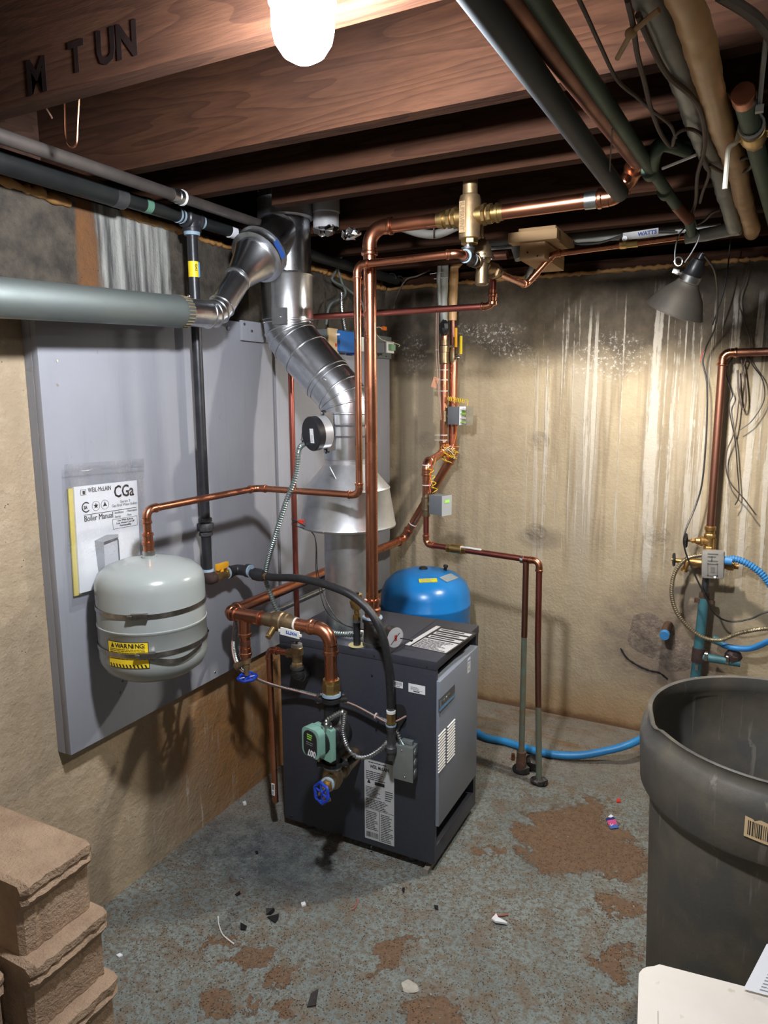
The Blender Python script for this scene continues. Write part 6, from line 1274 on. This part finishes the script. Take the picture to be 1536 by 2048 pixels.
for a, b in ((868, 558), (860, 548)): q = PX(a, b, y=ly-.03); MB().cyl(q, q+V((.07, 0, .004)), .0018, n=6).build('tie_tail', WHITE, wr)
iso = thing('riser_shutoff', 'brass couplings and yellow lever shutoff on the wall risers', 'valve', (lx, ly, 1.75))
m = MB(); q = PX(888, 705, y=ly); m.lathe([(-.055, .021), (-.05, .024), (-.03, .022), (.0, .022), (.002, .026), (.03, .026), (.034, .022), (.06, .020)], q, (0, 0, 1), 18); m.build('brass_coupling', BRONZE, iso)
q = PX(907, 712, y=yb_); m = MB(); m.lathe([(-.04, .019), (-.02, .023), (.02, .023), (.04, .019)], q, (0, 0, 1), 16); m.cyl(q, q+V((.03, -.02, 0)), .009, n=10); m.build('valve_body', BRONZE, iso)
for (a, b, h_, m_) in ((922, 690, .085, YELLOW), (912, 675, .09, ORANGEY)):
    q = PX(a, b, y=yb_-.04); m = MB(); m.box(q, (.012, .010, h_), None, .003); m.build('lever', m_, iso)
q = PX(916, 715, y=yb_-.04); MB().sph(q, .012, (1, 1, .8)).build('lever_nut', STEEL, iso)
for k, (pts) in enumerate(([(876, 620), (876, 680), (878, 730), (880, 790), (882, 840)], [(873, 615), (872, 690), (874, 740), (878, 800)])):
    o = MB().tube(spline([PX(a, b, y=ly-.03) for a, b in pts]), .0022, 6).build('pink_wire', WPINK); tag(o, ('longer' if k == 0 else 'shorter')+' pink thermostat wire running down beside the wall risers', 'wire', 'pink wires on the wall risers')
q = PX(870, 765, y=ly-.035); m = MB(); m.box(q, (.028, .002, .05), Matrix.Rotation(.35, 3, 'Y')); o = thing('paper_tag', 'salmon paper tag tied to the wall risers', 'tag', q); m.build('tag', mat('salmon_paper', (.72, .36, .22), (.66, .33, .2), 10, .7), o); text('T OWN', .011, q+V((-.002, -.0015, .019)), (.3, 0, -1), (1, 0, .3), INK, o, 'handwriting')
# thermostat wire tangles
WY = mat('yellow_wire', (.75, .55, .03), (.7, .5, .02), 10, .45); WRD = mat('red_wire', (.62, .06, .03), (.55, .05, .02), 10, .45); WOR = mat('orange_wire', (.80, .26, .03), (.72, .22, .02), 10, .45); WWH = mat('white_wire', (.7, .68, .62), (.66, .64, .58), 10, .45)
def coil(p, q, turns, r, n=14):
    p, q = V(p), V(q); d = (q-p); u_ = d.orthogonal().normalized(); w_ = d.normalized().cross(u_); return [p+d*(i/(turns*n))+(u_*math.cos(6.2832*i/n)+w_*math.sin(6.2832*i/n))*r for i in range(int(turns*n)+1)]
wt_ = thing('zone_wire_tangle', 'coiled yellow and red thermostat wires round the wall risers', 'wire', PX(905, 905, y=-.2))
m = MB(); m.tube(coil(PX(896, 797, y=yb_-.06), PX(928, 802, y=yb_-.06), 9, .010), .0017, 5); m.build('coiled_wire', WY, wt_)
m = MB(); m.tube(coil(PX(860, 935, y=-.61), PX(870, 985, y=-.61), 4, .012), .0017, 5); m.build('coiled_wire', WY, wt_)
rw_ = random.Random(21)
for m_, k in ((WRD, 2), (WOR, 3), (WY, 3), (WWH, 2)):
    for j in range(k):
        c = PX(897+rw_.uniform(-8, 10), 905+rw_.uniform(-10, 10), y=-.21); P = [c+V((rw_.uniform(-.035, .035), rw_.uniform(-.03, .02), rw_.uniform(-.03, .03))) for _ in range(6)]
        MB().tube(spline(P, 6), .0017, 5).build('tangled_wire', m_, wt_)
for m_, pts, y_ in ((WOR, [(905, 898), (912, 870), (915, 840), (918, 800)], -.17), (WRD, [(903, 898), (909, 872), (913, 850)], -.17), (WY, [(868, 918), (880, 905), (893, 908), (905, 915), (912, 905)], -.24), (WRD, [(862, 985), (858, 965), (864, 940), (862, 920)], -.61), (WOR, [(866, 975), (860, 950), (868, 930), (872, 915)], -.61), (WY, [(918, 805), (935, 800), (932, 820), (925, 845)], -.2)):
    MB().tube(spline([PX(a, b, y=y_) for a, b in pts]), .0017, 5).build('strand', m_, wt_)
# ------------------------------------------------------------------ switches and relay on top of the board
eb = thing('emergency_switch', 'cream emergency switch plate with red dot above the vent elbow', 'switch', PX(668, 715, x=.09))
qa, qb = PX(657, 655, x=.115), PX(677, 716, x=.115)
MB().bb((.035, qa.y+.008, qb.z+.006), (.108, qb.y+.02, qa.z-.004), .003).build('back_box', GREYM, eb); MB().bb((.108, qa.y, qb.z), (.115, qb.y, qa.z), .002).build('plate', mat('cream_plate', (.55, .40, .22), (.5, .36, .19), 10, .4), eb)
q = PX(672, 690, x=.1155); MB().cyl(q, q+V((.001, 0, 0)), .008, n=14).build('red_dot', REDP, eb); q = PX(673, 669, x=.116); m = MB(); m.box(q+V((.006, 0, 0)), (.016, .01, .008)); m.build('toggle', WHITE, eb)
rbx = thing('relay_control', 'bright blue relay box with white terminal panel on the board', 'electrical box', PX(708, 712, x=.1))
qa, qb = PX(680, 660, x=.13), PX(716, 706, x=.13); MB().bb((.056, qa.y, qb.z), (.13, qb.y, qa.z), .003).build('blue_box', mat('relay_blue', (.02, .13, .42), (.018, .11, .36), 10, .45), rbx)
qc = PX(735, 704, x=.115); MB().bb((.056, qb.y+.002, qb.z+.012), (.11, qc.y, qa.z-.012), .002).build('white_panel', WHITE, rbx)
for k in range(3): MB().bb((.056, qb.y+.02+.02*k, qb.z-.004), (.10, qb.y+.034+.02*k, qb.z+.008)).build('terminal', BLUEH, rbx)
jb2 = thing('steel_junction_box', 'galvanized junction box with transformer near the wall corner', 'electrical box', PX(770, 712, x=.08))
qa, qb = PX(752, 668, x=.10), PX(776, 716, x=.10); MB().bb((.0565, qa.y, qb.z), (.075, -.08, qa.z), .002).build('box', GREYM, jb2)
for a, b in ((757, 690), (759, 702), (757, 712), (772, 713)): q = PX(a, b, x=.0755); MB().cyl(q, q+V((.001, 0, 0)), .004, n=8).build('knockout', DARK, jb2)
qd = PX(768, 684, x=.14); MB().bb((.075, qd.y, qb.z+.02), (.15, qd.y+.07, qd.z), .003).build('transformer', mat('transformer_grey', (.38, .39, .40), (.34, .35, .36), 20, .4, .4), jb2); MB().bb((.15, qd.y-.003, qb.z+.018), (.158, qd.y+.073, qd.z+.004), .001).build('transformer_edge', WHITE, jb2); MB().bb((.158, qd.y+.01, qb.z+.03), (.175, qd.y+.055, qd.z-.01), .001).build('terminals', mat('green_terminal', (.25, .42, .26), (.22, .38, .23), 10, .5), jb2)
q = PX(768, 657, x=.14); m = MB(); m.box(q, (.014, .035, .018), None, .003); m.build('orange_connector', mat('orange_nut', (.8, .18, .03), (.75, .16, .02), 10, .4), jb2)
for pts in ([(752, 656), (758, 654), (764, 657)], [(752, 668), (765, 680), (785, 685), (799, 690), (797, 694)]): MB().tube(spline([PX(a, b, x=.16) for a, b in pts]), .002, 5).build('wire', mat('pale_wire', (.6, .55, .38), (.5, .45, .3), 10, .5), jb2)
flex('armored_cable', [PX(683, 585, x=.09), PX(683, 620, x=.09), PX(687, 645, x=.09), PX(690, 662, x=.09)], .009, ALU, 'short bright armored cable dropping into the blue relay box', 'cable')
for i, (pts, lab) in enumerate((([(640, 470), (690, 480), (676, 530), (682, 560), (690, 590), (660, 610), (652, 650)], 'grey cable looping behind the vent stack above the relay box'), ([(700, 470), (672, 540), (665, 560), (690, 575), (720, 600), (730, 625)], 'pale cable looping from the joists past the tall copper riser'))):
    o = MB().tube(spline([PX(a, b, x=.05) for a, b in pts]), .0055, 8).build('wall_cable', mat('green_grey_cable', (.14, .17, .165), (.11, .13, .125), 20, .5)); tag(o, lab, 'cable')
o = MB().tube(spline([PX(a, b, y=-.02) for a, b in ((860, 540), (835, 552), (812, 560), (795, 590), (785, 625))]), .004, 6).build('wall_cable', mat('grey_cable', (0, 0, 0))); tag(o, 'thin cable crossing the wall corner below the joists', 'cable')
ib2 = thing('insulated_duct', 'white insulated bundle lying above the copper main', 'duct', PX(850, 462, y=-1.05)); m = MB(); m.tube(spline([PX(805, 455, y=-1.02), PX(840, 466, y=-1.02), PX(875, 468, y=-1.02), PX(915, 452, y=-1.02)]), lambda i: .015, 14); m.build('bundle', mat('grey_white_wrap', (.24, .23, .205), (.19, .18, .165), 10, .5), ib2); m = MB(); q = PX(868, 466, y=-1.045); m.box(q, (.004, .008, .035)); m.build('dark_stripe', BRW, ib2)
# conduit along the bottom of the board behind the return
o = MB().cyl(PX(520, 1235, x=.075), PX(655, 1175, x=.075), .007, n=10).build('board_conduit', ALU); tag(o, 'thin steel conduit rising along the lower edge of the grey board', 'conduit')
# loose wires on the wall by the service pipe
for i, (pts, m_, r, lab) in enumerate((
    ([(1500, 520), (1490, 560), (1478, 600), (1488, 640), (1500, 690), (1485, 740), (1478, 800), (1470, 860), (1452, 910), (1458, 960), (1490, 1000), (1512, 1030)], BRW, .0028, 'long brown wire hanging down the back wall to a bare copper end'),
    ([(1465, 715), (1452, 740), (1458, 770), (1465, 790), (1458, 810), (1462, 840), (1470, 880), (1475, 940), (1478, 990), (1470, 1010)], WIRE_B, .0024, 'kinked black wire hanging from the brown service pipe'),
    ([(1490, 700), (1505, 730), (1525, 760), (1528, 800), (1505, 840), (1480, 860)], WIRE_B, .0024, 'black wire hooked over the service pipe and swinging wide'),
    ([(1480, 705), (1488, 750), (1492, 800), (1486, 818), (1478, 790), (1475, 740)], BRW, .0035, 'doubled brown cable hung over the service pipe'),
    ([(1462, 470), (1455, 540), (1445, 590), (1425, 650)], WIRE_B, .003, 'black wire slanting down from the wrapped pipes to the lamp cord'),
    ([(1413, 690), (1404, 710), (1400, 725)], WRD, .0016, 'short red wire stub beside the lamp cord'))):
    o = MB().tube(spline([PX(a, b, y=-.05 if i != 4 else -.15) for a, b in pts]), r, 6).build('loose_wire', m_); tag(o, lab, 'wire')
# ------------------------------------------------------------------ litter on the floor
RUB = mat('black_rubber', (.008, .008, .009), (.014, .014, .014), 30, .45)
def chip(name, label, pix, m_, cat, h=.002, grp=None, curl=0.):
    pts = [PX(a, b, z=.001) for a, b in pix]; m = MB(); m.poly(pts, (0, 0, h))
    for i, v in enumerate(m.b.verts): v.co.z += curl*(i % 3)
    o = m.build(name, m_); return tag(o, label, cat, grp)
gq = 'black scraps on the floor'
chip('black_scrap', 'folded black scrap beside the white cable tie on the floor', [(532, 1822), (548, 1818), (550, 1824), (542, 1830), (533, 1830)], RUB, 'scrap', .004, gq, .003)
chip('black_scrap', 'triangular black scrap touching the folded one on the floor', [(535, 1836), (558, 1831), (557, 1840), (550, 1847)], RUB, 'scrap', .003, gq, .002)
chip('black_scrap', 'small black scrap with a white edge on the floor', [(481, 1848), (494, 1856), (491, 1862), (481, 1860)], RUB, 'scrap', .004, gq, .002)
chip('black_scrap', 'large flat black shingle piece lying on the floor', [(622, 1988), (637, 1979), (632, 2012), (614, 2015)], mat('shingle', (.035, .030, .030), (.02, .018, .018), 90, .8, 0, .5), 'scrap', .003, gq)
chip('black_scrap', 'tiny black scrap near the boiler shadow edge', [(804, 1778), (810, 1776), (809, 1785), (805, 1784)], RUB, 'scrap', .003, gq)
chip('black_scrap', 'tiny black curl on the floor in front of the boiler', [(868, 1813), (876, 1815), (877, 1822), (870, 1818)], RUB, 'scrap', .004, gq, .002)
chip('black_scrap', 'slim black sliver by the wall side of the floor', [(470, 1790), (480, 1783), (481, 1788), (474, 1793)], RUB, 'scrap', .003, gq)
chip('black_scrap', 'black speck on the floor close to the left wall', [(510, 1703), (516, 1703), (517, 1708), (512, 1709)], RUB, 'scrap', .003, gq)
chip('paper_scrap', 'crumpled white paper scrap near the trash can on the floor', [(983, 1840), (992, 1832), (996, 1842), (1012, 1846), (1015, 1852), (990, 1850)], PAPER, 'scrap', .006, None, .004)
chip('paper_scrap', 'small white plug like scrap on the floor', [(602, 1808), (610, 1806), (612, 1812), (604, 1815)], PAPER, 'scrap', .006)
chip('paper_scrap', 'white torn scrap close to the stacked blocks', [(232, 1912), (240, 1908), (246, 1912), (238, 1916)], PAPER, 'scrap', .004)
chip('paper_scrap', 'small white lump at the foot of the left wall', [(485, 1607), (491, 1605), (493, 1610), (487, 1611)], PAPER, 'scrap', .008)
o = MB().tube(spline([PX(a, b, z=.003) for a, b in ((436, 1833), (438, 1850), (445, 1868), (455, 1878), (468, 1888))]), .0022, 6).build('white_tie', WHITE); tag(o, 'thin white cable tie strip curving on the floor', 'cable tie')
o = MB().tube(spline([PX(a, b, z=.003) for a, b in ((714, 1797), (715, 1805), (710, 1815), (704, 1820))]), .0025, 6).build('red_wire_scrap', mat('faded_red', (.35, .12, .09), (.3, .1, .08), 10, .5)); tag(o, 'curved red wire offcut in front of the boiler', 'wire')
o = MB().tube(spline([PX(a, b, z=.004) for a, b in ((987, 1828), (1000, 1831), (1016, 1829))]), .003, 6).build('red_wire_scrap', mat('faded_red', (0, 0, 0))); tag(o, 'straight red wire offcut above the crumpled paper scrap', 'wire')
o = chip('red_bead', 'small red plastic bead on the floor near the trash can', [(1233, 1600), (1241, 1600), (1241, 1606), (1233, 1606)], REDP, 'scrap', .006)
wrp = thing('candy_wrapper', 'blue and pink wrapper on the bare brown floor patch', 'wrapper', PX(1224, 1645, z=0))
for pix, m_, nm in (([(1211, 1638), (1226, 1634), (1230, 1639), (1214, 1642)], mat('wrap_navy', (.01, .02, .18), (.01, .02, .15), 10, .4), 'navy_band'), ([(1214, 1642), (1230, 1639), (1235, 1649), (1218, 1652)], mat('wrap_pink', (.62, .08, .25), (.55, .07, .22), 10, .4), 'pink_band'), ([(1218, 1652), (1235, 1649), (1237, 1656), (1221, 1658)], mat('wrap_blue', (.06, .16, .52), (.05, .14, .45), 10, .4), 'blue_band'), ([(1216, 1634), (1222, 1629), (1227, 1633), (1222, 1636)], PAPER, 'torn_end')):
    m = MB(); m.poly([PX(a, b, z=.003) for a, b in pix], (0, 0, .0015)); m.build(nm, m_, wrp)
text('V', .022, PX(1219, 1651, z=.0048), (1, .1, 0), (-.1, 1, 0), PAPER, wrp, 'wrapper_print')
for (px, py, r_) in ((820, 1975, .020),): 
    c = PX(px, py, z=0); m = MB(); m.sph(c+V((0, 0, .001)), r_, (1.3, 1, .14), 12, 6); m.rough(.003, 6); o = m.build('plaster_crumb', mat('plaster', (.45, .42, .37), (.36, .33, .28), 40, .9)); tag(o, 'crumbled pale plaster patch stuck on the floor', 'plaster')
rc_ = random.Random(31); m = MB()
for i in range(700):
    x_ = rc_.uniform(.25, 1.75); y_ = rc_.uniform(-2.35, -.25)
    if .25 < x_ < .9 and -1.41 < y_ < -.96: continue
    s_ = rc_.uniform(.0012, .0042); a_ = rc_.uniform(0, 3.1); m.box((x_, y_, s_*.3), (s_*rc_.uniform(.8, 2.6), s_, s_*.6), Matrix.Rotation(a_, 3, 'Z'))
o = m.build('floor_grit', mat('grit', (.10, .08, .06), (.35, .33, .28), 60, .9)); tag(o, 'fine grit and paint flakes strewn over the floor', 'grit', None, 'stuff')
# ------------------------------------------------------------------ added fill bulb behind the camera to lift the shadows
t = thing('fill_bulb', 'added unseen fill bulb on the joists at the far end of the basement', 'light bulb', (2.9, -4.5, JB+.235))
MB().lathe([(0, .055), (-.02, .055), (-.03, .04), (-.055, .033), (-.09, .02)], (2.9, -4.5, JB+.235), (0, 0, 1), 24).build('lamp_holder', PORC, t)
g = G('fill_bulb_glow'); g.t.nodes.remove(g.b); em = g.n('ShaderNodeEmission', {0: (.95, .95, 1.0, 1), 1: FILL_STRENGTH}); g.t.links.new(em.outputs[0], g.t.nodes['Material Output'].inputs[0]); MB().sph((2.9, -4.5, 2.16), .045).build('bulb', g.m, t)
